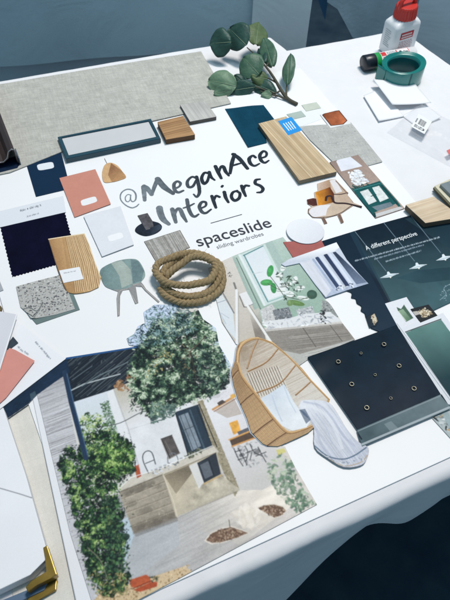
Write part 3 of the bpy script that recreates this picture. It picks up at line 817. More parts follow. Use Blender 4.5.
[(S.line([(65.5+1.35*k, 237-.27*k), (72+1.8*k, 266-.5*k), (75+1.9*k, 292-.35*k)], .6, (138, 100, 64), op=.75), S.line([(66.1+1.35*k, 237-.27*k), (72.7+1.8*k, 266-.5*k), (75.8+1.9*k, 292-.35*k)], .6, (236, 208, 166), op=.7)) for k in range(14)]
S.line([(84.5, 233.2), (89.5, 245), (95, 262), (101, 277)], 1.2, (236, 214, 180)); S.line([(48, 239), (55, 262), (61.5, 281), (66, 290)], 1.2, (96, 84, 72))
S.line([(48.5, 239.2), (62, 237), (84, 233.6)], 1.0, (240, 222, 192))
ch = S.build('chair_cutout', M_PHOTO, thick=.0012); tag(ch, 'cutout of a curved slatted wooden seat with small white label', 'cutout')
S = Sheet([(59, 270.5), (79.5, 266.8), (83.5, 279), (63.5, 283)], B0+.0027, .0004); S.fill((240, 241, 246))
squig(S, (64, 273.6), (76, 271.3), .8, .3, (150, 150, 160), 8); S.build('label', M_PRINT, ch, thick=.0002)

# terrazzo patterned swatch on grey card
tz = [(15.5, 288), (40, 281), (60, 275), (72, 290), (80, 309.5), (58, 318), (36, 325), (26, 316)]
S = Sheet([(26, 312), (66, 283), (73.5, 294), (79.8, 309.6), (58, 317), (36.5, 324.4)], B0+.0009, .0004); S.fill((112, 130, 130)).noise(None, .06, .02, 4)
gc = S.build('backing_card', M_PRINT, thick=.0006)
S = Sheet([(16, 286.5), (38, 280.5), (60, 275), (68, 291), (75, 309), (56, 314.5), (36, 318.5), (31, 318.5), (27, 313), (20.5, 307)], B0+.0016, .00035)
S.fill((186, 186, 184)); zone = [(16, 286), (60, 275), (75, 309), (34, 318), (20, 308)]
S.leaves(zone, 520, 1.7, [(120, 120, 124), (92, 92, 98), (150, 148, 146), (206, 205, 202), (166, 164, 160)], 3, .6)
S.line(spline([(24, 309), (30, 308), (37, 311), (43, 303)], 5), 1.0, (110, 116, 116)); S.line([(34, 318), (40, 309), (42, 302)], .8, (132, 134, 134)); S.line([(27, 313), (33, 317), (37, 312)], .8, (80, 86, 88))
S.build('patterned_fabric', M_CLOTHP, gc, thick=.0006, curl=lambda u, v: .0015*np.exp(-((u-.1)**2+(v-.1)**2)/.03))
tag(gc, 'grey flecked fabric sample with a folded corner on a grey green card', 'fabric')

# pale green shell chair cutout
def e_(pts): return [(85+x/4.5, 225+y/4.5) for x, y in pts]
out = e_([(68, 205), (95, 182), (150, 160), (205, 152), (240, 160), (265, 200), (270, 230), (252, 256), (262, 268), (275, 288), (336, 344), (330, 350), (270, 296), (255, 278), (228, 276), (240, 350), (226, 356), (198, 290), (170, 294), (158, 318), (156, 408), (146, 412), (142, 330), (148, 300), (120, 290), (90, 275), (72, 240)])
S = Sheet([tuple(p) for p in spline(out[-3:]+out[:8], 5)]+out[8:-3], B0+.0008, .00035)
S.fill((150, 150, 152))
shell = sm(e_([(68, 205), (95, 182), (150, 160), (205, 152), (240, 160), (265, 200), (270, 230), (252, 256), (190, 284), (150, 290), (120, 290), (90, 275), (72, 240)]))
S.poly(shell, (126, 150, 150), 'seat_shell'); S.grad(shell, (100, 260), (108, 132, 134), (146, 262), (150, 172, 170), op=.8)
S.poly(e_([(118, 172), (165, 158), (205, 200), (214, 262), (165, 284), (155, 230)]), (168, 180, 174)); S.poly(e_([(205, 154), (240, 162), (266, 205), (254, 252), (216, 264), (210, 200)]), (112, 136, 140))
S.noise(shell, .12, .012, 6)
for q in ([(150, 404), (148, 330), (158, 296), (190, 288)], [(198, 292), (214, 322), (232, 352)], [(216, 270), (250, 266), (272, 290), (332, 346)]):
    S.line(e_(spline(q, 5)), 1.8, (138, 136, 136)); S.line(e_(spline(q, 5)), .7, (186, 184, 182))
tag(S.build('chair_cutout', M_PHOTO, thick=.0005), 'cutout of a grey green shell chair on thin metal legs', 'cutout')

# black pendant cutout, woven grey square
S = Sheet([(137.5, 215.5), (147.5, 213)]+spline([(152.5, 221), (159, 223), (162, 226.5), (160, 230.5), (154, 234), (146, 235.8), (139, 234), (135, 230.5), (137, 226.5), (142, 223.2)], 4), B0+.0012, .00035)
S.fill((28, 38, 52)); S.poly([(137.5, 215.5), (147.5, 213), (152.5, 221.5), (154, 228), (146, 230), (142, 223)], (92, 90, 96), 'collar').noise(None, .35, .008, 5)
S.grad([(150, 228), (160, 224), (162, 228), (152, 235)], (150, 228), (28, 38, 52), (160, 229), (60, 72, 88))
tag(S.build('lamp_cutout', M_PHOTO, thick=.0005), 'cutout of a dark pendant lamp with grey collar beside the title', 'cutout')
sq = [(144, 241.5), (180, 230), (190, 247.5), (156, 262)]
S = Sheet(sq, B0+.0008, .0004); S.fill((168, 166, 162)); S.hatch(sq, sq[0], sq[3], 40, .5, [(120, 116, 110), (206, 204, 202), (146, 142, 138)], 2, .6, .3).noise(None, .15, .004, 3).weave(.08, 5)
S.line(sq+sq[:1], .9, (104, 98, 92))
tag(S.build('fabric_swatch', M_CLOTHP, thick=.0008), 'small grey woven square partly covered by the rope coil', 'fabric')

# ------------------------------------------------------------------ far left: profile sample, leaflets, folder
def profile():
    # bronze door profile: section drawn across, swept towards the back left
    A = plane((10, 168))[0]; Bq = plane((-22, 82))[0]; d = Bq-A; L = np.hypot(*d); d = d/L; n = np.array([d[1], -d[0]])
    sec = [(-.060, .000), (-.060, .030), (-.052, .034), (-.038, .033), (-.028, .024), (-.020, .012), (-.008, .010), (.000, .016), (.005, .029), (.012, .033), (.0165, .030), (.0175, .000),
           (.0155, .000), (.0148, .028), (.011, .0305), (.007, .0275), (.002, .0145), (-.008, .0078), (-.0215, .0095), (-.030, .022), (-.039, .0308), (-.051, .0318), (-.058, .029), (-.058, .000)]
    def pt(s, t): return (A[0]+d[0]*t+n[0]*s[0], A[1]+d[1]*t+n[1]*s[0], TZ+.0066+s[1])
    V = [pt(s, t) for t in (0, .05, .25) for s in sec]; N = len(sec)
    F = [(i*N+k, i*N+(k+1) % N, (i+1)*N+(k+1) % N, (i+1)*N+k) for i in range(2) for k in range(N)]
    half = N//2
    for base in (0, 2*N):
        for k in range(half-1): F.append((base+k, base+k+1, base+N-2-k, base+N-1-k))
    m = mat('bronze_foil', (74, 58, 54), 0.38, 0.10, 40, c2=(44, 36, 38), coat=.2)
    o = mesh_obj('profile_sample', V, F, m); tag(o, 'dark bronze sliding door profile sample at the left edge', 'profile sample')
    # bright cut rim
    rim = [pt((s[0], s[1]+.0006), -.0006) for s in sec[:half]]
    v, f = tube(rim, .0007, 6); mesh_obj('cut_edge', v, f, mat('bright_aluminium', (170, 172, 178), .35, .05, 60, metal=.7), o, True)
    q = [tuple(A+n*a+d*b) for a, b in ((-.062, -.012), (.012, -.012), (.019, -.002), (.019, .02), (-.062, .02))]
    bm = bmesh.new(); prism_bm(bm, q, .0052, .0064, .0004); bm_obj('base_plate', bm, mat('navy_plastic', (24, 40, 66), .25, .05, 50), o)
    q = [tuple(A+n*a+d*b) for a, b in ((.0185, -.006), (.0205, -.006), (.0205, .022), (.0185, .022))]
    bm = bmesh.new(); prism_bm(bm, q, .0052, .022, .0003); bm_obj('brush_strip', bm, mat('grey_brush', (96, 110, 124), .6, .2, 400), o)
profile()

# beige cloth strip between the board and the folder
S = Sheet([(-10, 398), (40, 380), (110, 640), (20, 660)], .0006, .0009); S.fill((226, 223, 216)).noise(None, .03, .02, 3).weave(.03, 4)
tag(S.build('fabric_strip', M_CLOTHP, thick=.0004), 'beige cloth strip showing between the board and the white folder', 'fabric')

# pile of leaflets on the left
S = Sheet([(-30, 328), (14, 318), (62, 356), (66, 358.5), (2, 407.5), (-40, 440)], B0+.0030, .0006); S.fill((243, 244, 249))
for p0, p1, sd in (((35, 342.2), (44.5, 353), 3), ((44.8, 353.4), (47, 355.6), 4), ((46.5, 356), (50.2, 359.2), 5)): squig(S, p0, p1, 1.1, .5, (126, 136, 152), sd)
for p0, p1, sd in (((17.4, 346.8), (23, 352.5), 6), ((24, 352), (28.5, 355.6), 7)): squig(S, p0, p1, 1.1, .5, (140, 150, 165), sd)
tag(S.build('leaflet', M_PAPER if False else M_PRINT, thick=.0006), 'white leaflet with grey print lying over the roof corner of the courtyard photo', 'leaflet')
S = Sheet([(13, 336.5), (18.3, 342.8), (9.5, 349.5), (4, 349)], B0+.0042, .0005); S.fill((58, 70, 82)).noise(None, .1, .01, 2)
tag(S.build('paint_chip', M_PRINT, thick=.0003), 'charcoal triangle of card peeping out beside the coral leaflet', 'card')
S = Sheet([(9.6, 348.2), (15, 350), (35, 361.4), (6, 398), (-30, 430), (-40, 400)], B0+.0048, .0005); S.fill((218, 150, 140)).noise(None, .03, .02, 4)
tag(S.build('paint_card', M_PRINT, thick=.0005, curl=lambda u, v: .002*u*v), 'salmon pink card half under the pale grey sheet at the left', 'paint card')
S = Sheet([(-30, 320), (0, 312.5), (17.5, 315.5), (0, 370), (-30, 440)], B0+.0075, .0006); S.fill((222, 222, 230)); S.line([(18, 314.5), (0, 371)], 2.2, (246, 247, 251)); S.noise(None, .03, .05, 5)
tag(S.build('booklet', M_GLOSS, thick=.0024, curl=lambda u, v: .003*v), 'pale grey booklet with white border at the left edge', 'booklet')
# edge-on objects just in frame at far left
S = Sheet([(-20, 268), (-4, 272), (3.5, 290), (-2, 292), (-20, 280)], B0+.0012, .0005); S.fill((172, 176, 182)); tag(S.build('paper_strip', M_PRINT), 'grey sliver of card cut by the left edge', 'card')
v, f = tube(spline([W(-6, 304, .006), W(-2, 305.5, .0065), W(1, 309.5, .006), W(-3, 313, .006)], 6), .0022, 10)
tag(mesh_obj('cord_end', v, f, mat('olive_cord', (116, 100, 66), .8, .2, 300), smooth=True), 'olive cord end peeping in above the pale booklet', 'cord')

# white presentation folder with brass corners
def folder():
    z1, z0 = .020, .0016
    px = [(-60, 452), (3.2, 407.5), (26, 476), (48.6, 556.6), (30, 575), (-60, 618)]
    S = Sheet(px, z1, .0008); S.fill((243, 244, 249)).noise(None, .02, .06, 6)
    S.line([(-20, 482), (0, 488.2), (20, 494), (33.4, 498.4)], .9, (132, 134, 142)); 
    root = slab('presentation_folder', px, z0, z1-.0006, mat('folder_board', (226, 228, 234), .6, .02, 30))
    S.build('cover_sheet', M_PRINT, root, thick=.0005)
    brass = mat('brass', (176, 146, 74), .3, .12, 60, metal=.85, c2=(112, 92, 44))
    def corner(zt, zb, dx, dy):
        q = [(43, 547.5), (47.2, 545), (57, 574.5), (50, 578.5), (37, 585), (27.5, 591.6), (25.5, 587), (31, 580.5), (47.5, 572)]
        q = [(a+dx, b+dy) for a, b in q]
        bm = bmesh.new(); prism_bm(bm, [tuple(p) for p in plane(q, zt)], zb, zt, .0010)
        return bm_obj('brass_corner', bm, brass, root)
    corner(z1+.0012, z1-.0105, 0, 0)
    q = plane([(31, 592.5), (50, 580), (57, 577), (56, 590), (30, 604), (20, 612)], .006)
    bm = bmesh.new(); prism_bm(bm, [tuple(p) for p in q], .0014, .006, .001); bm_obj('brass_corner', bm, brass, root)
    q = plane([(48, 581.5), (44, 590), (8, 607), (-10, 618), (-10, 605)], .0078)
    bm = bmesh.new(); prism_bm(bm, [tuple(p) for p in q], .0062, .0078, .0004); bm_obj('blue_page', bm, mat('slate_blue_card', (86, 112, 140), .5, .06, 40), root)
    tag(root, 'white presentation folder with brass corner protectors at lower left', 'folder')
folder()
M_SATIN = print_mat('satin_sheet', 0.5, 0.035, bump=0.02)

# ================================================================== COURTYARD PHOTO PRINT
def courtyard():
    crown = [(136.5, 346.5), (129, 345), (126.7, 338.5), (134, 334), (138, 326), (145, 323), (143.5, 312), (154.7, 304.5), (169, 304.5), (180, 300), (197, 307), (203, 319), (216, 328), (219, 345), (230.5, 364), (233, 380)]
    out = [(3, 407), (28, 388), (66.5, 357.5)]+crown+[(250, 405), (270, 445), (285, 446.5), (295, 467), (317, 504.5), (180, 578), (138, 600), (92, 603), (70, 533), (37, 395), (28, 404.5), (7, 419)]
    S = Sheet(out, B0+.0012, .0006)
    S.fill((214, 212, 208))
    # terrace floor
    S.grad([(100, 500), (330, 440), (340, 520), (90, 640)], (140, 540), (176, 176, 178), (290, 480), (214, 206, 200))
    fl = [(100, 500), (330, 440), (340, 520), (90, 640)]
    S.grad([(200, 500), (262, 480), (300, 500), (240, 545), (200, 530)], (215, 525), (196, 190, 184), (262, 505), (238, 228, 216), op=.7)
    S.noise(fl, .10, .03, 4, stretch=((130, 550), (230, 500), 3)); S.noise(fl, .12, .008, 14, stretch=((130, 550), (230, 500), 5))
    S.hatch([(132, 534), (230, 490), (250, 530), (150, 592)], (130, 555), (230, 505), 46, .7, [(140, 140, 146), (214, 212, 210), (172, 168, 164)], 9, .22, 1.6)
    S.leaves([(232, 512), (252, 506), (262, 520), (244, 530)], 40, 9, [(240, 232, 222), (228, 216, 202)], 44, .5, op=.4)
    S.poly([(112, 522), (128, 517.5), (134, 534), (178, 521), (180, 545), (130, 582), (122, 566)], (184, 190, 196), op=.55)
    S.poly([(112, 522), (128, 517.5), (134, 535), (124, 566)], (186, 202, 214))
    # reed wall
    reed = [(37, 394), (62, 372), (68, 400), (76, 440), (90, 500), (110, 590), (92, 603), (70, 533)]
    S.poly(reed, (196, 196, 202)); S.hatch(reed, (38, 404), (70, 392), 230, .55, [(108, 102, 104), (150, 146, 150), (228, 228, 234), (80, 76, 80), (210, 209, 214)], 3, .75, .5)
    S.grad([(36, 394), (62, 372), (72, 402), (42, 424)], (50, 376), (110, 108, 112), (58, 408), (196, 196, 202), op=.5)
    # sky and far trees seen through the opening
    S.grad([(71, 402), (112, 389), (126, 430), (138, 470), (88, 470)], (95, 394), (216, 222, 232), (105, 425), (206, 216, 216))
    S.leaves([(78, 425), (84, 414), (96, 412), (104, 420), (112, 428), (124, 440), (136, 470), (86, 482)], 1300, 2.4, [(30, 54, 40), (52, 84, 52), (82, 118, 64), (112, 144, 80), (150, 174, 108), (196, 204, 160)], 5, .55, clump=5, bias=.6, edge=1)
    S.leaves([(100, 404), (108, 400), (116, 426), (120, 440), (112, 436)], 260, 2.0, [(58, 84, 68), (92, 122, 92), (120, 146, 116)], 6, .5)
    # house walls
    S.poly([(107, 393), (113, 389), (128, 425), (140, 470), (131, 474), (118, 430)], (228, 229, 233))
    S.grad([(113, 389), (152, 372), (196, 408), (214, 450), (160, 474), (138, 478), (127, 430)], (125, 392), (196, 190, 178), (140, 425), (224, 225, 229)); S.noise([(113, 389), (152, 372), (196, 408), (214, 450), (160, 474), (138, 478)], .04, .03, 8)
    S.line([(114, 390), (128, 428), (140, 470)], .8, (184, 186, 190))
    S.line(spline([(100, 427), (120, 423), (142, 412), (155, 411)], 4), .9, (70, 78, 80))
    S.poly([(161, 439), (172, 435), (180, 453), (169, 459)], (96, 90, 90)); S.line([(161, 439), (169, 459), (180, 453)], 1, (150, 144, 140)); S.noise([(161, 439), (172, 435), (180, 453), (169, 459)], .3, .006, 3)
    # dark glazed doors
    S.poly([(175, 412), (199, 404), (217, 447), (188, 455)], (40, 58, 74))
    S.poly([(178.5, 416), (188, 412.5), (201, 446), (192, 451)], (126, 138, 150)); S.noise([(178.5, 416), (188, 412.5), (201, 446), (192, 451)], .2, .01, 3)
    S.line([(190, 410), (205, 450)], 1.4, (70, 90, 104)); S.line([(197, 408), (213, 447)], 1.2, (24, 38, 50))
    # right white wall with niches and shelf, stone pier
    S.grad([(203, 402), (232, 380), (250, 405), (272, 446), (300, 470), (262, 490), (236, 490)], (215, 420), (228, 227, 232), (262, 480), (204, 200, 198))
    S.poly([(214, 411), (234, 398), (242, 414), (227, 418)], (194, 184, 178)); S.line([(213, 409.5), (235, 396)], 2.4, (200, 152, 104)); S.line([(214, 411.5), (236, 398.5)], .8, (140, 98, 66))
    S.poly([(217, 403), (222, 399.5), (226, 402), (219, 406)], (84, 76, 74)); S.poly([(230, 395), (234, 393), (236, 397), (231, 399)], (226, 176, 90))
    S.poly([(229, 423), (237.5, 419.7), (241, 431), (233.5, 435)], (226, 168, 78)); S.noise([(229, 423), (237.5, 419.7), (241, 431), (233.5, 435)], .2, .004, 4)
    S.poly([(237, 432), (250, 426.5), (253, 432.5), (240, 437.5)], (96, 98, 106))
    S.poly([(229.5, 440), (252, 431), (255, 437.5), (232, 446.5)], (88, 72, 62)); S.line([(229, 439.8), (253, 430)], 1.5, (214, 160, 96)); S.line([(232, 446.5), (256, 437.5)], 1.5, (206, 152, 92))
    S.leaves([(233, 448), (256, 440), (268, 458), (262, 466), (246, 468), (240, 462)], 60, 3, [(150, 150, 154), (190, 190, 194), (120, 122, 128)], 4, .5, op=.6)
    for q in ([(234, 449), (238, 458), (243, 466)], [(238, 448), (243, 457), (247, 465)], [(235, 452), (241, 450)], [(238, 460), (246, 457)], [(245, 446), (248, 453), (246, 461)], [(250, 444), (254, 452), (262, 456)], [(252, 452), (250, 460)], [(258, 447), (262, 455), (266, 462)], [(246, 453), (256, 449)], [(256, 456), (266, 452)]): S.line(spline(q, 4), 1.1, (46, 52, 60), op=.85)
    S.ell((242, 455), 3, 2.2, (52, 56, 64), -20, op=.7); S.ell((257, 452), 4, 2.4, (60, 64, 72), -25, op=.7)
    pier = [(197.5, 402), (202.5, 399.5), (222, 447), (239, 488), (235, 497), (216, 456)]
    S.poly(pier, (160, 150, 128)); S.leaves(pier, 420, 1.7, [(136, 128, 106), (182, 174, 152), (150, 142, 118), (122, 116, 98)], 4, .6, op=.7)
    # counter
    S.poly([(119, 489), (131, 478), (160, 469), (214, 446), (219, 452), (166, 476), (122, 494)], (206, 199, 188)); S.noise([(119, 489), (131, 478), (214, 446), (219, 452), (122, 494)], .1, .008, 2)
    cf = [(119, 492), (163, 474), (172, 500), (177, 517), (133, 533), (128, 517)]
    S.poly(cf, (164, 155, 141)); S.noise(cf, .20, .03, 6, stretch=((120, 500), (165, 485), 2))
    for k in range(7):
        t = k/6; a = (119+14*t, 492+41*t); b = (163+14*t, 474+43*t)
        S.line([a, ((a[0]+b[0])/2, (a[1]+b[1])/2+.4), b], .9, (112, 100, 84), op=.55); S.line([(a[0]+.2, a[1]+1.1), (b[0]+.2, b[1]+1.1)], .6, (206, 196, 178), op=.5)
    for (x, y), r_, o_ in (((128, 492), 7, .5), ((139, 488), 8, .55), ((150, 484), 6, .45), ((133, 503), 6, .35), ((146, 509), 9, .25), ((158, 486), 5, .3), ((140, 526), 7, .5), ((156, 521), 9, .5), ((170, 515), 7, .45)):
        for q in range(3): S.ell((x+q-1, y+q*.6), 1.15*r_*(1-.25*q), r_*.6*(1-.25*q), (84, 79, 73), -22, op=o_*.5)
    S.leaves(cf, 120, 2.6, [(206, 196, 176), (118, 108, 94), (184, 172, 152)], 9, .4, op=.35)
    S.grad([(131, 527), (176, 511), (178, 521), (136, 537)], (154, 516), (120, 110, 98), (158, 530), (92, 88, 84), op=.5)
    tri = [(163, 474), (217, 452), (222, 475), (240, 490), (176, 517)]
    S.grad(tri, (170, 480), (206, 194, 172), (215, 495), (186, 178, 162)); S.noise(tri, .08, .015, 3)
    S.grad([(164, 475.5), (189, 465), (193, 472), (176, 494)], (180, 470), (98, 88, 74), (176, 486), (150, 138, 118), op=.85)
    S.poly([(189, 466), (197, 462), (204, 482), (199, 489)], (218, 216, 214))
    S.poly([(197, 463), (216, 452.5), (221, 474), (204, 483)], (44, 54, 66)); S.poly([(200, 465), (208, 461), (213, 475), (205, 479)], (96, 104, 114)); S.line([(209, 460), (214, 476)], 1.2, (30, 38, 48)); S.line([(204, 484), (222, 475)], 1.4, (196, 166, 120))
    S.noise([(190, 490), (226, 474), (240, 490), (186, 508)], .25, .008, 7)
    # counter things
    S.line(spline([(148.5, 473), (143.5, 462), (143, 455), (147, 451), (152, 453), (155.5, 464)], 6), 1.1, (72, 80, 88)); S.line([(145.5, 463.5), (154, 460)], 1, (72, 80, 88))
    S.poly([(134, 467), (138.5, 465), (141.5, 476), (137, 478.5)], (178, 84, 56)); S.line([(134, 467), (138.5, 465)], 1.2, (206, 120, 88))
    S.line(spline([(168, 463), (168, 456), (174, 453), (178, 459), (176, 464), (168, 463)], 4), .9, (110, 116, 122))
    S.leaves([(150, 471), (178, 460), (180, 464), (154, 475)], 30, 2.4, [(236, 236, 238), (120, 126, 132), (200, 204, 210)], 4, .6)
    S.leaves([(182, 455), (200, 448), (203, 452), (186, 460)], 36, 3, [(92, 98, 80), (140, 142, 122), (70, 76, 64)], 4, .5)
    S.line([(119, 492.6), (163, 475), (190, 463.8), (216, 452.6)], .8, (104, 96, 84), op=.8); S.line([(120, 488), (131, 477.5), (160, 468.3), (213, 445.6)], .7, (244, 242, 238), op=.8)
    S.line([(163, 474.5), (173, 500), (177.5, 517)], .9, (226, 216, 198), op=.7); S.line([(133, 534), (177, 518.5), (200, 507), (238, 491)], 1.0, (120, 114, 106), op=.45)
    for a, b in (((180, 415.5), (193.5, 450.5)), ((184.5, 413.8), (198, 448))): S.line([a, b], .7, (60, 74, 88))
    S.line([(182, 431), (194, 426)], .7, (60, 74, 88)); S.line([(175, 412), (188, 455)], 1.0, (22, 32, 42)); S.line([(199, 404), (217, 447)], 1.0, (18, 28, 38))
    S.line([(162, 440.4), (170, 458)], .9, (44, 40, 42)); S.line([(161, 439), (172, 435)], .8, (52, 48, 48)); S.line([(165, 441), (173, 456)], .6, (136, 130, 128), op=.7)
    for x, y in ((156, 469), (160.5, 467), (165, 465), (181, 458)): S.ell((x, y), 1.5, 1.0, (196, 198, 204), -20); S.line([(x-1.4, y+.9), (x+1.4, y+.3)], .5, (110, 112, 116))
    S.line([(128, 430), (160, 420), (176, 412)], .6, (196, 197, 201), op=.6); S.noise([(127, 430), (175, 412), (188, 455), (160, 468), (138, 476)], .05, .012, 31)
    # dirt, planting pits, soft shrub, pots
    S.grad([(92, 603), (104, 588), (130, 584), (185, 566), (192, 572), (138, 602)], (110, 590), (206, 182, 146), (180, 572), (214, 190, 156)); S.leaves([(92, 603), (104, 586), (130, 584), (190, 564), (192, 572), (138, 602)], 260, 2, [(170, 140, 104), (226, 204, 170), (140, 116, 84), (206, 178, 138)], 6, .6)
    for c, e in (([(206, 540), (212, 533), (222, 529), (231, 527), (240, 530), (248, 533), (236, 538), (222, 542), (212, 543)], 4), ([(258, 508), (264, 505.5), (274, 504.5), (283, 507), (286, 511), (280, 516), (274, 517.5), (266, 513)], 5)):
        S.poly([(x+(x-230 if e == 4 else x-272)*.08, y+(y-535 if e == 4 else y-511)*.15) for x, y in c], (226, 216, 204)); S.poly(c, (120, 94, 78)); S.leaves(c, 170, 1.8, [(86, 64, 54), (156, 128, 108), (188, 164, 142), (104, 80, 66)], e, .7)
    S.line([(230, 528), (229, 520)], .8, (96, 80, 70))
    S.leaves([(266, 466), (282, 452), (292, 462), (302, 486), (314, 504), (296, 512), (284, 500), (272, 486)], 260, 4.5, [(104, 134, 112), (136, 160, 136), (78, 112, 92), (170, 186, 164), (196, 200, 182)], 8, .5, op=.75, clump=8)
    S.leaves([(284, 500), (306, 494), (316, 504), (298, 514)], 60, 3.6, [(70, 104, 88), (110, 140, 118)], 18, .5, op=.8); S.poly([(276, 450), (284, 448), (286, 452), (278, 455)], (214, 204, 110), op=.8)
    for q, c in (([(129, 580), (146, 574.5), (150, 577), (151, 582), (136, 588), (131, 587)], (188, 92, 60)), ([(133, 590), (152, 581.5), (157.5, 582), (157, 586.5), (140, 592)], (170, 78, 50))):
        S.poly(q, c); S.noise(q, .2, .006, 5)
    S.line([(132, 589), (152, 580.5)], .9, (110, 44, 30)); S.leaves([(148, 576), (156, 574), (160, 582), (152, 582)], 20, 2.4, [(50, 60, 50), (86, 96, 74)], 5)
    # bushes at the left
    bush = [(58, 460), (66, 448), (78, 452), (88, 436), (104, 430), (120, 436), (134, 446), (136, 468), (120, 482), (116, 496), (124, 508), (121, 520), (126, 540), (124, 556), (120, 566), (130, 580), (122, 590), (104, 596), (90, 580), (78, 530), (68, 490)]
    S.leaves(bush, 420, 8, [(14, 34, 32), (20, 46, 40), (30, 60, 46)], 11, .6, clump=9, edge=1.5)
    S.leaves(bush, 7500, 2.0, [(8, 26, 26), (16, 40, 34), (28, 60, 44), (46, 84, 52), (96, 134, 74), (168, 194, 122)], 12, .5, clump=5, edge=2.4, bias=.8)
    S.leaves(bush, 900, 1.8, [(30, 60, 42), (60, 98, 60), (100, 138, 84)], 42, .5, edge=5.5)
    S.poly([(104, 500), (114, 498), (120, 530), (124, 572), (112, 576), (106, 540)], (16, 32, 36), op=.55); S.leaves([(100, 498), (118, 498), (130, 572), (108, 578)], 260, 3.2, [(24, 48, 42), (48, 84, 62), (84, 122, 80)], 15, .5, edge=2)
    S.leaves([(118, 438), (134, 446), (136, 468), (120, 476), (104, 470), (96, 450)], 800, 2.0, [(24, 52, 34), (50, 90, 50), (84, 126, 66), (120, 160, 84), (170, 198, 122)], 13, .5, clump=6, bias=.4)
    S.line(spline([(88, 548), (100, 560), (108, 580)], 5), .8, (120, 120, 104)); S.leaves([(86, 570), (126, 574), (128, 596), (96, 602)], 160, 2.6, [(186, 166, 120), (110, 120, 74), (150, 138, 92), (62, 82, 58)], 16, .35)
    # roof underside, post, fascia
    S.poly([(66, 357), (138, 346), (152, 360), (140, 378), (111, 390), (71, 403), (64, 377)], (26, 38, 50)); roof = [(66, 359), (138, 348), (150, 360), (138, 378), (111, 389), (71, 402)]
    S.hatch(roof, (70, 392), (104, 364), 90, .55, [(12, 18, 28), (56, 68, 80), (34, 46, 60), (104, 116, 122)], 4, .55, .5); S.leaves(roof, 50, 4, [(120, 128, 130), (70, 80, 88)], 8, .2, op=.5, ang=30)
    S.line([(68, 392), (84, 384), (120, 374)], 1.1, (176, 186, 190)); S.line([(82, 386), (100, 375), (128, 362)], .9, (110, 124, 130)); S.line([(72, 380), (92, 366)], .7, (90, 104, 114))
    S.leaves([(112, 384), (136, 372), (142, 380), (126, 392), (116, 390)], 50, 4, [(150, 112, 84), (120, 92, 72), (176, 140, 104)], 6, .4)
    S.grad([(3, 407), (28, 388), (66.5, 357.5), (70, 372), (58, 380), (37, 395), (28, 404.5), (7, 419)], (20, 400), (24, 44, 66), (66, 362), (28, 52, 78)); S.noise([(3, 407), (66.5, 357.5), (70, 372), (7, 419)], .2, .02, 3)
    S.poly([(30, 394), (35, 391), (36.5, 396), (31, 400)], (64, 86, 100))
    S.line([(64.5, 372), (71, 402), (86, 458)], 4.6, (34, 56, 82)); S.line([(67, 374), (73.5, 402), (88, 456)], 1, (66, 96, 128))
    S.line([(66, 358), (137, 346.5)], 3, (44, 88, 140)); S.line([(66, 357), (137, 345.5)], .8, (88, 130, 176))
    # tree crown
    cz = crown+[(232, 380), (222, 394), (206, 398), (190, 400), (176, 408), (160, 416), (148, 420), (140, 408), (128, 408), (132, 392), (124, 378), (132, 362)]
    S.poly([crown[k] for k in range(1, 10)]+[(170, 330), (150, 345)], (198, 213, 236)); S.poly([(196, 304), (204, 318), (217, 327), (220, 345), (232, 364), (226, 372), (206, 330)], (200, 214, 236))
    inner = [(x+(180-x)*(.06 if y > 345 or x > 185 else .22), y+(362-y)*(.06 if y > 345 or x > 185 else .24)) for x, y in cz]
    S.leaves(inner, 420, 9, [(24, 42, 48), (32, 54, 56), (46, 70, 66)], 21, .6, clump=10, edge=2)
    S.leaves(inner, 8500, 2.5, [(10, 26, 28), (24, 46, 44), (46, 76, 62), (84, 114, 88), (136, 162, 132), (200, 214, 190)], 22, .36, clump=5, edge=3.0, bias=.35)
    S.leaves([(126, 338), (144, 322), (146, 308), (168, 304), (190, 306), (196, 330), (160, 345), (134, 348)], 620, 3.4, [(30, 58, 66), (60, 92, 96), (96, 128, 130), (140, 168, 168)], 23, .22, edge=.6, clump=4)
    S.leaves([(150, 356), (166, 350), (176, 356), (160, 372), (146, 378)], 50, 2.4, [(160, 152, 104), (180, 168, 120), (140, 140, 96)], 24, .4)
    S.leaves([(200, 345), (226, 360), (226, 384), (208, 392), (196, 380)], 260, 2.6, [(18, 36, 42), (44, 70, 66), (92, 120, 106)], 25, .4)
    S.leaves([(176, 340), (196, 345), (198, 375), (180, 380)], 130, 2.4, [(24, 38, 42), (110, 104, 82), (36, 56, 52)], 26, .4)
    S.line(spline([(196, 378), (190, 350), (182, 325)], 5), 0.8, (70, 60, 52), op=.6); S.line(spline([(190, 350), (206, 336)], 4) if False else [(190, 352), (206, 336)], .9, (84, 74, 62))
    for k in range(5):
        x = 150+k*5; S.leaves([(x, 404), (x+6, 402), (x+5, 424-k*2), (x+1, 424-k*2)], 26, 3.6, [(50, 78, 78), (86, 112, 104), (120, 144, 132)], 30+k, .4)
    S.poly([(211, 397), (218, 394), (230, 388), (236, 392), (226, 398), (214, 404)], (222, 220, 224), op=.8)
    S.col = np.clip(S.col*1.09, 0, .97)
    o = S.build('courtyard_photo', M_PHOTO, thick=.0005)
    tag(o, 'large printed photo of a white courtyard house with a tree and green bushes', 'photo print')
courtyard()
# white photo border line left of the print: a strip of paper under it
S = Sheet([(32.0, 396), (37.5, 393), (93, 602), (77, 608)], B0+.0005, .0007); S.fill((238, 239, 244)); S.line([(32.3, 398), (77, 606)], .9, (170, 174, 182))
tag(S.build('paper_strip', M_PRINT, thick=.0003), 'narrow white paper border along the left side of the courtyard photo', 'paper')

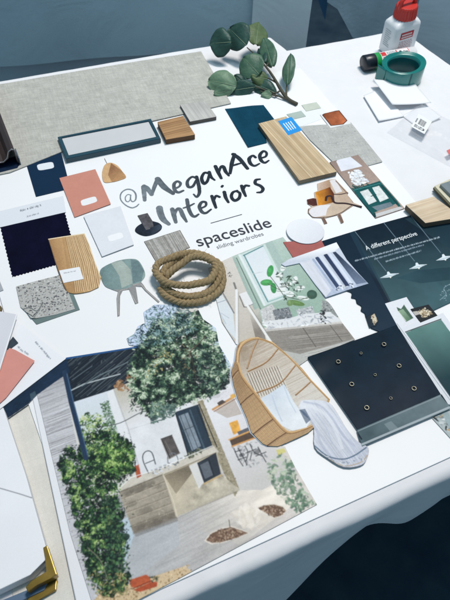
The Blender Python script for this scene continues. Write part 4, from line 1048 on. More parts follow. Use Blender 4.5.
# ================================================================== SAGE INTERIOR PHOTO
def i_(pts): return [(210+x/5, 240+y/5) for x, y in pts]
def j_(pts): return [(220+x/3.46, 210+y/3.46) for x, y in pts]
def interior():
    out = [(208, 268), (232, 256.5), (264, 243.5), (283, 237), (300, 258), (311, 277), (324, 298), (331, 305), (342, 322.5), (355, 339.5), (310, 358), (290, 372), (236, 344), (222, 322)]
    S = Sheet(out, B0+.0016, .0005); S.fill((222, 219, 213))
    S.noise(None, .03, .02, 2)
    wall = [(232, 256.5), (264, 243.5), (283, 237), (300, 258), (324, 298), (336, 318), (262, 328), (246, 290)]
    S.grad(wall, (250, 260), (186, 204, 196), (310, 295), (158, 184, 170)); S.noise(wall, .04, .03, 3)
    # cream door side
    S.grad([(208, 268), (232, 256.5), (260, 322), (264, 345), (236, 344), (222, 322)], (220, 280), (218, 212, 206), (245, 335), (204, 196, 186))
    S.poly([(213, 297), (219, 290), (233, 312), (236, 340), (226, 328)], (224, 230, 236)); S.line([(219, 286), (234, 313)], 1.2, (130, 134, 140)); S.line([(217, 303), (226, 300)], .8, (176, 182, 190)); S.line([(221, 313), (229, 318)], .7, (190, 196, 204)); S.line([(208, 292), (226, 324)], .8, (196, 206, 214))
    S.line([(234, 258), (261, 322)], 2.6, (168, 188, 180)); S.line([(236.5, 258), (262, 312)], 1.1, (112, 132, 126))
    S.grad([(249, 312), (259, 308), (266, 340), (256, 340)], (254, 312), (206, 200, 190), (262, 330), (120, 112, 104), op=.8)
    # framed mirror
    S.poly([(239, 255), (265, 244), (291, 296), (264, 306)], (212, 226, 224)); S.line([(239.5, 255), (264.5, 305)], 2.2, (232, 238, 240))
    S.line([(244, 255), (268, 302)], 1.2, (106, 150, 156)); S.line([(243.5, 255.5), (263, 246)], 1.1, (92, 140, 150)); S.line([(268, 302), (290, 294)], 1, (150, 186, 184))
    S.grad([(245.5, 256.5), (263, 246.5), (287, 293), (268.5, 300)], (255, 255), (226, 232, 238), (276, 292), (236, 240, 243))
    S.line([(252, 274), (262, 272)], .6, (200, 206, 212))
    S.poly([(265, 243.5), (272, 240.5), (290, 275), (284, 277)], (172, 192, 186), op=.8)
    # plant
    for c, rx, ry, a, col in (((270.2, 271), 3.2, 6, 15, (72, 158, 92)), ((266.5, 282.5), 6.2, 3.2, -4, (84, 164, 96)), ((273.5, 288), 3, 5.4, -8, (66, 148, 88)), ((296, 303), 9, 2.6, 12, (104, 136, 84)), ((312, 294.5), 5.2, 4.6, 10, (62, 92, 80)), ((290, 303), 3, 3.4, 70, (118, 146, 98))):
        S.ell(c, rx, ry, col, a); S.ell((c[0]-.6, c[1]-.8), rx*.6, ry*.35, tuple(min(255, int(v*1.2)) for v in col), a, op=.6)
    for c, rx, ry, a in (((279, 277), 3.4, 5, 30), ((286, 285), 6, 2.8, -15), ((281, 291), 5, 2.4, -30), ((290, 294), 4.4, 3, 20), ((300, 288), 5, 2.2, -10), ((303, 298), 6, 2, 10), ((295, 280), 2.6, 4, 20), ((283, 268), 2.4, 3.6, 30)):
        S.ell(c, rx, ry, (236, 240, 238), a); S.line([(c[0]-rx*.8, c[1]), (c[0]+rx*.8, c[1]+.6)], .6, (86, 112, 96))
    S.leaves([(276, 272), (290, 276), (302, 284), (300, 296), (284, 300)], 60, 3.4, [(56, 78, 70), (84, 108, 92), (40, 56, 54)], 5, .28)
    for q in ([(270, 276), (276, 284), (284, 296)], [(268, 284), (280, 290)], [(284, 296), (300, 300), (312, 296)]): S.line(q, .7, (74, 92, 70))
    # cushions, throw, bench
    S.poly([(260, 310), (272, 304), (277, 312), (276, 320), (263, 322)], (206, 206, 206)); S.leaves([(261, 310), (272, 305), (276, 318), (263, 321)], 50, 1.4, [(150, 152, 154), (226, 226, 226)], 4)
    q = [(272.5, 310), (289, 307), (293, 318), (276, 323)]; S.poly(q, (128, 134, 140)); S.leaves(q, 160, 1.3, [(86, 92, 98), (176, 180, 184), (110, 114, 120)], 4, .6)
    q = [(296, 310), (312, 306), (316, 316), (300, 320)]; S.poly(q, (186, 190, 194)); S.leaves(q, 60, 2, [(222, 224, 226), (140, 146, 152)], 6, .5)
    q = [(322, 300), (330, 302), (340, 316), (328, 322), (322, 314)]; S.poly(q, (150, 154, 154)); S.leaves(q, 110, 1.4, [(96, 100, 102), (190, 192, 192)], 5, .6)
    q = [(262, 322), (290, 318), (304, 314), (330, 312), (342, 321), (300, 326), (268, 329)]; S.poly(q, (230, 231, 234)); S.leaves(q, 70, 4, [(196, 200, 206), (244, 245, 247), (172, 178, 186)], 9, .3)
    S.leaves([(320, 311), (326, 309), (326, 326), (320, 328)], 40, 2.2, [(44, 52, 58), (80, 86, 92), (20, 26, 32)], 6, .5)
    S.poly([(264, 330), (342, 322.5), (355, 339.5), (300, 356), (280, 352)], (150, 144, 138)); bench = [(268, 331), (341, 324), (352, 338), (300, 352), (276, 346)]
    S.hatch(bench, (270, 334), (342, 326), 40, .8, [(120, 114, 108), (180, 174, 168), (136, 130, 124)], 4, .5, .4); S.line([(303, 328), (316, 347)], .8, (100, 96, 92)); S.line([(330, 325), (342, 341)], .8, (100, 96, 92)); S.line([(264, 331), (342, 323)], 1.4, (206, 202, 198))
    S.poly([(276, 349), (300, 354), (354, 339), (355, 341), (310, 358), (290, 372)], (190, 190, 186)); S.hatch([(280, 352), (300, 355), (354, 340), (310, 358)], (290, 356), (352, 341), 14, .6, [(90, 92, 92), (220, 220, 220)], 3, .5, .4)
    # hook, box and hanging ropes
    S.leaves([(228, 273), (231, 272), (232, 277), (229, 278)], 8, 1.6, [(90, 86, 84)], 3); S.line([(234, 283), (236, 289)], 1.8, (130, 128, 126))
    S.poly([(239.5, 294), (246.5, 291.5), (253, 303.5), (246, 307.5)], (236, 236, 238)); S.line([(239.5, 296), (244, 307), (246.5, 307)], .9, (110, 110, 112)); S.line([(247, 307), (253, 304)], .7, (140, 138, 136))
    S.line([(236.5, 290), (236.8, 346)], 2.2, (240, 240, 242)); S.line([(238.4, 292), (238.8, 346)], .6, (176, 172, 166))
    S.line([(247, 305), (272, 344)], 2.2, (240, 239, 238)); S.line([(249, 305), (274, 344)], .6, (150, 146, 140))
    o = S.build('interior_photo', M_PHOTO, thick=.0004); tag(o, 'printed photo of a sage green room with mirror, plant and low bench', 'photo print')
interior()

# ================================================================== DARK MAGAZINE SPREAD
def k_(pts): return [(330+x/3.75, 210+y/3.75) for x, y in pts]
def magazine():
    zt = B0+.0024
    out = [(320.5, 241.5), (366, 227.5), (411, 215.2), (440, 207.5), (500, 262), (520, 290), (450, 302.5), (432, 311), (404, 330), (386, 334)]+spline([(371, 328), (371.6, 323), (369, 319.2), (366, 317.5), (364.6, 313), (361, 310.4), (361.4, 306), (357, 303), (355.6, 298.6), (351.4, 297.4), (351.6, 292.6), (346, 290), (345, 285), (338, 281)], 4)
    S = Sheet(out, zt, .0006); S.fill((20, 42, 60))
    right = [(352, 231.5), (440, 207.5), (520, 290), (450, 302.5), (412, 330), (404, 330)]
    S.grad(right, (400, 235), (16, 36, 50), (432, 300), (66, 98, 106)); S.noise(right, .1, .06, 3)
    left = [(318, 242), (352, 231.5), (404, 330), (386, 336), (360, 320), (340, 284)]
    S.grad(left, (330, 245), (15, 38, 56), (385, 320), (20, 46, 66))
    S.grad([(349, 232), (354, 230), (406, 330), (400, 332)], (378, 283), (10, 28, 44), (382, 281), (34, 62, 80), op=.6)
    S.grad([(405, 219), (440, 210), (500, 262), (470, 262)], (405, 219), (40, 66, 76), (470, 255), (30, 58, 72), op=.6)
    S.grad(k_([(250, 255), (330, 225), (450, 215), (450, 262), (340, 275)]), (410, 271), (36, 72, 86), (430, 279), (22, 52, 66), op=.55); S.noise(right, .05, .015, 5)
    # pendant lamps
    for c0, c1, b, w in (((355, 231.5), (386, 271), (389.5, 275.5), 9.6), ((384, 223), (414.5, 261), (418, 266.5), 9.0), ((411, 216), (440.5, 252.5), (444.5, 258), 8.6)):
        S.line([c0, c1], .55, (112, 134, 148))
        S.poly([(b[0]-w, b[1]+2.6), (b[0]-2.4, b[1]-1.0), (b[0]-2.4, b[1]-3.6), (b[0]-.8, b[1]-4.0), (b[0]+1.0, b[1]-1.9), (b[0]+w*1.05, b[1]-2.2), (b[0]+w*.5, b[1]-.2), (b[0]+1.4, b[1]+1.5), (b[0]-1, b[1]+1.9)], (226, 236, 242)); S.line([(b[0]-w*.8, b[1]+2.2), (b[0]+w*.8, b[1]-1.6)], .5, (150, 172, 186)); S.ell((b[0]+1, b[1]+1.9), .8, .6, (240, 240, 230))
    for p0, p1, h, w, c, sd in (((355.3, 261.4), (440, 237.6), .95, .34, (176, 192, 204), 3), ((374.5, 259.6), (424, 245.2), .9, .32, (150, 170, 184), 4), ((386, 262), (421.5, 251), .9, .34, (160, 180, 192), 5)): squig(S, p0, p1, h, w, c, sd)
    S.line(spline([(440, 300), (446, 294), (444, 288), (450, 284)], 5), .5, (130, 156, 166)); S.leaves([(438, 300), (446, 284), (454, 284), (448, 302)], 16, 1.4, [(150, 172, 180)], 4, .4)
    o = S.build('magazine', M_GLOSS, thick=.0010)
    tag(o, 'open dark teal magazine page with three white pendant lamps and a small heading', 'magazine')
    # serif heading, drawn as pen strokes
    letters('heading_lettering', 'A different perspective', (366.6, 250.2), (417.8, 235.0), zt+.0003, mat('white_ink', (236, 242, 246), .6, .02, 100), o, bold=0.004, xscale=.8, shear=0.05)
magazine()
S = Sheet([(366, 317), (374, 312), (378.5, 322), (376, 326), (369.5, 327.5)], B0+.0030, .0004); S.fill((26, 44, 58)); S.poly([(371, 316), (374.5, 313.5), (377.5, 321), (374, 325)], (206, 192, 168)); S.leaves([(371, 316), (374.5, 313.5), (377.5, 321), (374, 325)], 20, 1.6, [(120, 100, 80), (230, 220, 200)], 4)
tag(S.build('picture_scrap', M_PHOTO, thick=.0003), 'tiny scrap with a cream ornament beside the scalloped magazine edge', 'cutout')

# white bird card and dark shell card
S = Sheet([(385, 303.5), (406.5, 297), (413, 307), (424, 322), (402, 332), (399, 329)], B0+.0032, .0004); S.fill((232, 234, 241))
S.poly([(398, 311), (396.5, 307), (401, 309), (404, 304.5), (407, 309), (413.5, 318), (406, 322)], (74, 104, 88)); S.grad([(398, 311), (403, 309), (411, 319), (406, 321.5)], (399, 310), (150, 176, 150), (410, 320), (92, 124, 100)); S.line([(398, 311), (406, 321)], .6, (220, 230, 220))
tag(S.build('picture_card', M_PHOTO, thick=.0006), 'white card with a green leaf picture on the lower magazine page', 'picture card')
S = Sheet([(410.5, 309), (428.5, 304.5), (437.5, 315.5), (420.5, 322.5)], B0+.0040, .0004); S.fill((34, 40, 46))
S.leaves([(418, 311), (426, 308), (432, 314), (424, 318.5)], 90, 2.4, [(214, 198, 170), (168, 148, 120), (236, 226, 206), (120, 104, 84)], 5, .5); S.poly([(411, 312), (417, 311), (420, 314), (414, 316)], (190, 186, 180))
tag(S.build('picture_card', M_PHOTO, thick=.0005), 'dark picture card with a cream flower beside the green leaf card', 'picture card')
S = Sheet([(399, 328.5), (443, 313), (470, 350), (452, 405), (446, 404)], B0+.0036, .0006); S.fill((230, 233, 240))
px = [(405.6, 332.5), (441, 319.5), (480, 372), (470, 410), (452, 400)]
S.grad(px, (425, 325), (98, 138, 134), (446, 378), (20, 56, 66)); S.noise(px, .08, .03, 5); S.line([(405.4, 332), (441, 319)], .9, (50, 62, 64))
tag(S.build('glossy_card', M_GLOSS, thick=.0006), 'glossy bottle green card with white border at the right edge', 'card')
S = Sheet([(432, 418), (450, 408), (470, 425), (452, 440)], B0+.0012, .0005); S.fill((180, 190, 192)); S.leaves([(433, 418), (443, 412), (452, 430), (446, 432)], 24, 4, [(40, 56, 62), (140, 150, 150), (196, 170, 130), (214, 220, 222)], 6, .5); S.poly([(442, 414), (447, 411), (458, 428), (452, 432)], (160, 178, 182))
tag(S.build('photo_scrap', M_PHOTO, thick=.0004), 'small photo scrap peeking from under the plastic sleeve at the right edge', 'cutout')

# ================================================================== HANGING CHAIR CUTOUT
def m_(pts): return [(220+x/3.46, 320+y/3.46) for x, y in pts]
def n3(pts): return [(300+x/3, 310+y/3) for x, y in pts]
def hang():
    bk = m_([(85, 70), (105, 62), (130, 59), (182, 76), (242, 127), (284, 168), (316, 208), (380, 275)])
    throw = [(300, 404), (302.5, 400.7), (316, 400.2), (329, 403), (337, 413), (346.5, 429), (357, 441.5), (368, 448), (367, 458.5), (361, 465.5), (344, 467.5), (327, 458), (314.5, 447), (313.7, 428), (306, 414), (299, 408.7)]
    left = m_([(325, 372), (305, 390), (270, 407), (232, 424), (200, 437), (165, 436), (148, 428), (128, 408), (108, 388), (92, 338), (60, 268), (46, 222), (38, 178), (52, 140), (58, 95), (68, 78)])
    throw = sm(throw, 3); out = bk+throw[9:39]+[(313.8, 432)]+left
    S = Sheet(out, B0+.0030, .00045); S.fill((192, 158, 114))
    S.grad(left+m_([(62, 150), (92, 180), (130, 260), (190, 340), (235, 385), (326, 366)]), (232, 375), (156, 122, 88), (270, 425), (204, 170, 130))
    rimL = np.array(m_(spline([(62, 100), (62, 150), (78, 196), (130, 264), (188, 342), (236, 388), (290, 378), (326, 362)], 6)))
    outL = np.array(m_(spline([(60, 92), (40, 176), (48, 230), (78, 306), (114, 398), (165, 436), (250, 418), (325, 373)], 6)))
    for k in range(34):
        t = (k+.5)/34; S.line([tuple(p) for p in rimL*(1-t)+outL*t], .42, [(116, 86, 60), (232, 204, 166), (150, 116, 84), (214, 182, 142)][k % 4], op=.5)
    for i in range(4, len(rimL)-2, 1):
        S.line([tuple(rimL[i]), tuple(outL[i])], .4, (120, 86, 56), op=.35)
    S.grad(left+m_([(62, 150), (92, 180), (130, 260), (190, 340), (235, 385), (326, 366)]), (238, 395), (120, 84, 54), (252, 398), (190, 150, 106), op=.22)
    for i, w_ in ((9, 1.8), (17, 2.0), (24, 2.2), (30, 2.2)):
        a, b = rimL[i], outL[i]; md = (a+b)/2+(-.8, 0); S.line([tuple(a), tuple(md), tuple(b)], w_, (112, 82, 62)); S.line([(a[0]+.9, a[1]), (md[0]+.9, md[1]), (b[0]+.9, b[1])], .5, (206, 170, 128))
    inner = m_([(65, 106), (86, 78), (130, 66), (180, 84), (240, 134), (318, 214), (372, 276), (330, 350), (300, 375), (235, 386), (190, 342), (130, 262), (80, 198), (64, 150)])
    S.grad(inner, (242, 350), (190, 172, 152), (300, 400), (222, 216, 208), 'chair_interior')
    S.hatch(inner, m_([(80, 150)])[0], m_([(200, 92)])[0], 120, .4, [(166, 146, 124), (236, 230, 222), (150, 130, 108), (214, 204, 192)], 6, .55, .4)
    for k in range(16):
        t = k/15; S.line(m_(spline([(70+18*t, 108-24*t), (96+60*t, 190-10*t), (128+160*t, 256+10*t)], 5)), .4, (150, 128, 104), op=.35)
    S.grad(inner, (240, 352), (120, 96, 74), (256, 362), (214, 204, 192), op=.25)
    for k in range(13):
        x = 94+k*8.5; S.line(m_([(x, 186-k*2.2), (x+34, 268-k*2.5)]), .75, (104, 84, 70), op=.8); S.line(m_([(x+4, 186-k*2.2), (x+38, 268-k*2.5)]), .9, (232, 226, 216), op=.8)
    for q in ([(132, 66), (112, 110), (94, 168)], [(204, 96), (160, 146), (98, 178)], [(262, 156), (206, 220), (128, 252)], [(316, 212), (290, 236), (262, 260)]):
        S.line(m_(spline(q, 5)), 1.5, (146, 108, 76)); S.line(m_(spline([(a, b-2.6) for a, b in q], 5)), .5, (212, 178, 138))
    rim = m_(spline([(62, 150), (66, 106), (86, 76), (130, 62), (182, 80), (242, 131), (316, 212), (378, 276)], 6)); S.line(rim, 2.4, (202, 166, 120)); S.line([(a-.3, b-.6) for a, b in rim], .7, (236, 200, 152)); S.line([(a+.8, b+1.2) for a, b in rim], .5, (130, 88, 56))
    rim = m_(spline([(62, 150), (78, 196), (130, 264), (188, 342), (236, 388), (290, 378), (326, 362)], 6)); S.line(rim, 2.4, (194, 156, 110)); S.line([(a+.5, b-.6) for a, b in rim], .7, (230, 190, 140)); S.line([(a-.8, b+1.2) for a, b in rim], .5, (120, 80, 50))
    cu = m_([(140, 272), (166, 258), (222, 222), (236, 246), (254, 282), (276, 312), (312, 350), (300, 372), (252, 384), (214, 366), (180, 326)])
    S.grad(cu, (262, 392), (216, 226, 238), (292, 424), (238, 241, 246), 'cushion'); S.noise(cu, .06, .02, 5)
    S.line(m_([(180, 262), (196, 310), (214, 350)]), 1.4, (196, 208, 224), op=.7); S.line(m_([(222, 232), (240, 280), (262, 320)]), 1.2, (200, 212, 226), op=.7); S.poly(m_([(276, 312), (290, 330), (320, 352), (326, 340), (300, 316)]), (86, 108, 134), op=.85)
    S.grad(throw, (308, 406), (226, 229, 238), (350, 462), (196, 200, 214), 'throw'); S.noise(throw, .10, .012, 6, stretch=((312, 408), (350, 460), 4))
    S.hatch(throw, (310, 410), (345, 458), 46, .45, [(176, 182, 200), (240, 242, 248), (200, 205, 218)], 6, .5, .6)
    for q, w, c in (([(300, 406), (314, 408), (326, 416), (336, 432), (342, 448)], 3.2, (236, 238, 245)), ([(304, 402), (320, 406), (332, 418), (343, 436), (354, 446)], 2.2, (178, 186, 206)), ([(309, 418), (316, 430), (322, 446), (330, 456)], 2.4, (182, 188, 206)), ([(316, 414), (326, 428), (332, 444)], 1.6, (190, 198, 216)), ([(336, 416), (346, 434), (360, 448)], 1.6, (214, 218, 230))):
        S.line(spline(q, 6), w, c, op=.55)
    S.poly([(299, 410), (305, 409), (311, 420), (306, 424)], (84, 104, 130), op=.8)
    S.line(spline([(314.5, 446), (327, 456), (342, 459.5), (354, 456), (366, 448)], 5), 1.4, (104, 124, 146)); S.line(spline([(327, 458.5), (344, 466), (360, 463), (367, 456)], 5), 1.0, (190, 172, 150)); S.leaves([(318, 452), (330, 458), (344, 462), (362, 456), (366, 460), (344, 467), (328, 459)], 40, 2.6, [(150, 162, 180), (214, 216, 222)], 4, .4)
    o = S.build('chair_cutout', M_PHOTO, thick=.0012, curl=lambda u, v: .0016*(1-v)*u, base=None); tag(o, 'cutout of a hanging wicker egg chair with white cushion and grey throw', 'cutout')
    # white paper backing as a rim on the left, bluish shadow put into its colour
    ctr = np.array([275, 395]); q = [(x-1.4, y+.7) for x, y in left[2:]]+[(x+1, y+2) for x, y in left[::-1][:3]]+[(260, 360), (290, 415)]
    S = Sheet(q, B0+.0017, .0006); S.fill((196, 208, 224)); S.build('paper_backing', M_PRINT, o, thick=.0003)
hang()

# ================================================================== BLIND, MIRROR, CORAL SCRAP
def q_(pts): return [(280+x/4.5, 220+y/4.5) for x, y in pts]
S = Sheet([(283, 242), (321, 239.6), (325, 247), (293, 257.5)], B0+.0026, .0005); S.fill((172, 100, 96)).noise(None, .05, .012, 3)
tag(S.build('paint_card', M_PRINT, thick=.0006), 'brick pink card squeezed between the round white disc and the blind picture', 'paint card')
t = np.linspace(0, 6.283, 72, endpoint=False)
S = Sheet([(305.5+19*math.cos(a)*1, 231.2+12.4*math.sin(a)+1.2*math.cos(a)) for a in t], B0+.0044, .0004)
S.grad([(280, 210), (330, 210), (330, 250), (280, 250)], (292, 224), (240, 241, 246), (318, 240), (226, 227, 235)); tag(S.build('mirror_cutout', M_PHOTO, thick=.0012), 'round white disc cutout over the pink card', 'cutout')
body = q_([(88, 192), (246, 138), (398, 286), (300, 316), (206, 348)])
roll = q_([(6, 198), (40, 176), (150, 138), (254, 100), (268, 122), (246, 140), (92, 190), (22, 208)])
S = Sheet(q_([(6, 198), (40, 176), (150, 138), (254, 100), (268, 124), (300, 178), (350, 236), (398, 286), (300, 316), (206, 348), (160, 292), (88, 194), (22, 208)]), B0+.0036, .00045)
S.fill((206, 214, 230)); S.grad(body, (300, 262), (222, 226, 238), (360, 280), (190, 200, 220))
for a, b, c, w in (((168, 172), (262, 304), (56, 74, 108), 3.6), ((206, 158), (304, 296), (44, 60, 92), 3.8), ((184, 166), (280, 300), (226, 232, 244), 2.4), ((226, 154), (322, 288), (214, 222, 238), 2.4), ((150, 178), (244, 306), (168, 182, 208), 2.2)):
    S.line(q_([a, b]), w, c)
S.grad(q_([(236, 146), (250, 142), (398, 286), (352, 300)]), (335, 262), (44, 60, 84), (362, 282), (112, 128, 154)); S.line(q_([(232, 150), (344, 300)]), 1.4, (196, 206, 224))
S.poly(q_([(228, 312), (392, 280), (398, 288), (300, 318), (206, 350)]), (180, 192, 214), op=.8); S.leaves(q_([(250, 300), (330, 282), (330, 300), (250, 318)]), 26, 2, [(60, 74, 100), (230, 234, 242)], 4); S.poly(q_([(92, 196), (136, 184), (230, 318), (206, 346)]), (228, 230, 240), op=.85)
S.noise(body, .10, .008, 4, stretch=(q_([(168, 172)])[0], q_([(262, 304)])[0], 6))
S.grad(roll, q_([(130, 140)])[0], (246, 247, 251), q_([(142, 176)])[0], (206, 212, 226), 'blind_roll')
tag(S.build('blind_cutout', M_PHOTO, thick=.0010), 'picture cutout of a white roller blind over a blue striped window', 'cutout')

# ================================================================== PLASTIC SLEEVE WITH DARK LEATHER AND EYELETS
def sleeve():
    z = B0+.0052
    full = [(306.7, 356.7), (396.7, 324), (418, 355), (455, 404.5), (449.5, 410.5), (362, 447)]
    dark = [(307.5, 357), (396.3, 325), (441, 394.5), (357.5, 429.5)]
    S = Sheet(dark, z-.0008, .0006); S.fill((24, 42, 56)); S.grad(dark, (350, 360), (20, 40, 54), (400, 410), (36, 48, 62)); S.noise(dark, .12, .03, 4); S.noise(dark, .06, .005, 6)
    o = S.build('leather_sheet', M_SATIN, thick=.0010, curl=lambda u, v: .0012*np.sin(u*3.1)*np.sin(v*5))
    tag(o, 'dark navy leather sheet with nine metal eyelets in a clear plastic sleeve', 'leather sample')
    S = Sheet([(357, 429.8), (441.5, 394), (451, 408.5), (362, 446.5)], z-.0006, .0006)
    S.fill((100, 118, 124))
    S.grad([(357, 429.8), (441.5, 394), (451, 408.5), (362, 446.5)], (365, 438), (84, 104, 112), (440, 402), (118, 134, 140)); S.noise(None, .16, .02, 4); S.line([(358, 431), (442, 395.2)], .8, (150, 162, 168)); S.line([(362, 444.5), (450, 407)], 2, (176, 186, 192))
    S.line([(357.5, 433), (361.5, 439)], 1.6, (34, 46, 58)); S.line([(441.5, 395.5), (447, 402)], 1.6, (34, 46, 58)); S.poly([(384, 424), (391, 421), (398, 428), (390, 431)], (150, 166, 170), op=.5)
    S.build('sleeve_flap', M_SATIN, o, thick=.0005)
    qa = plane(full, z+.0006)
    V, F = [], []
    pts = [tuple((p[0], p[1], TZ+z+.0020)) for p in qa]
    def bil(u, v):
        a = np.array(pts[0])*(1-u)+np.array(pts[1])*u; b = np.array(pts[5])*(1-u)+np.array(pts[3])*u
        p = a*(1-v)+b*v; p[2] += .0009*math.sin(u*6+v*3)+.0005*math.sin(v*17+u*5); return tuple(p)
    v, f = grid(bil, 40, 40); mesh_obj('clear_sleeve', v, f, film_mat('clear_film', .035, (30, 46, 70), rough=.2), o, True)
    for a, b in ((pts[1], pts[3]),):
        vv, ff = tube([Vector(a), (Vector(a)+Vector(b))/2+Vector((0, 0, .0006)), Vector(b)], .0006, 6); mesh_obj('sleeve_seam', vv, ff, film_mat('seam_film', .3, (170, 180, 192), .25), o, True)
    em = mat('eyelet_brass', (150, 146, 130), .35, .08, 200, metal=.9)
    for (x, y), r in (((338.3, 361.7), 3.2), ((361, 353.3), 2.0), ((384, 344.3), 3.2), ((351.7, 384.2), 3.3), ((375, 375), 2.1), ((399, 365.8), 3.3), ((366.7, 407.8), 3.4), ((390.7, 398.3), 2.2), ((414, 388.5), 3.4)):
        c = W(x, y, z+.0012); k = 0.00112*r
        prof = [(k*(.78+.24*math.cos(t)), .0011*math.sin(t)) for t in np.linspace(0, 2*math.pi, 11)]
        v, f = lathe(prof, 28); mesh_obj('eyelet', xf(v, Matrix.Translation(c)), f, em, o, True)
sleeve()

# ================================================================== ROPE COIL
def rope():
    c0 = plane((190, 279), B0+.01)[0]
    def pp(x, y, z): w = W(x, y, B0+z); return (w.x, w.y, w.z)
    R = .0056
    # turns traced around the coil, bottom turn first
    turns = [(160, 288, .0065), (167, 296.5, .0064), (180, 301.5, .0064), (195, 302, .0064), (210, 298, .0066), (221, 288, .0072), (223.5, 276, .0085), (219, 265, .0105), (208, 258.5, .013), (194, 256, .0155), (178, 259, .0165), (166, 268, .0150), (162.5, 278, .0115), (166, 288, .0105),
             (176, 294, .0105), (191, 296, .0108), (206, 292.5, .0115), (217, 283.5, .013), (220, 272, .016), (215, 262, .0195), (203, 255.5, .0225), (188, 253.5, .0235), (172, 256.5, .0225), (160, 262.5, .0205), (155.8, 270, .0185), (159, 277.5, .0185), (168, 282.5, .0205), (182, 285.2, .0225), (197, 284.2, .0235), (209, 279.5, .0245), (215, 271, .026), (213, 262, .028), (203, 256.5, .0295), (192, 257.5, .0285), (182, 262.5, .026), (173, 270, .023), (166, 277, .017)]
    turns = [(x+rng.normal(0, .7), y+rng.normal(0, .5), z+abs(rng.normal(0, .0006))) for x, y, z in turns]
    P = [np.array(p) for p in spline([pp(*t) for t in turns], 14)]
    # arc length resample
    P = np.array(P); seg = np.r_[0, np.cumsum(np.linalg.norm(np.diff(P, axis=0), axis=1))]
    n = int(seg[-1]/.0016); s = np.linspace(0, seg[-1], n); Q = np.stack([np.interp(s, seg, P[:, k]) for k in range(3)], 1)
    V = []; F = []
    for st in range(3):
        path = []
        for i in range(n):
            t = Q[min(i+1, n-1)]-Q[max(i-1, 0)]; t /= np.linalg.norm(t); a = np.cross(t, (0, 0, 1)); a /= np.linalg.norm(a); b = np.cross(a, t)
            g = s[i]*2*math.pi/.021+st*2.0944
            path.append(tuple(Q[i]+(a*math.cos(g)+b*math.sin(g))*R*.50))
        rad = R*.60*(1+.10*np.sin(s*90+st)+.08*np.sin(s*233+2*st)+rng.normal(0, .05, n)); v, f = tube(path, list(rad), 9); V, F = join((V, F), (v, f)) if V else (v, f)
    m = mat('jute_rope', (200, 178, 140), .9, .16, 260, bump=.9, bscale=900, c2=(136, 114, 82), spec=.1)
    o = mesh_obj('rope_coil', V, F, m, smooth=True)
    # loose fibres
    r = np.random.default_rng(2); fv, ff = [], []
    for k in range(650):
        i = r.integers(n); d = r.normal(0, 1, 3); d /= np.linalg.norm(d); p = Q[i]+d*R*.9; e = p+d*.0022+r.normal(0, .0026, 3)
        if e[2] < TZ+B0+.001: continue
        v, f = tube([p, (p+e)/2+r.normal(0, .0004, 3), e], .00020, 4); fv, ff = join((fv, ff), (v, f)) if fv else (v, f)
    mesh_obj('loose_fibres', fv, ff, mat('jute_fibre', (196, 174, 134), .9, .1, 100), o)
    tag(o, 'coil of twisted natural jute rope lying below the company lettering', 'rope')
rope()

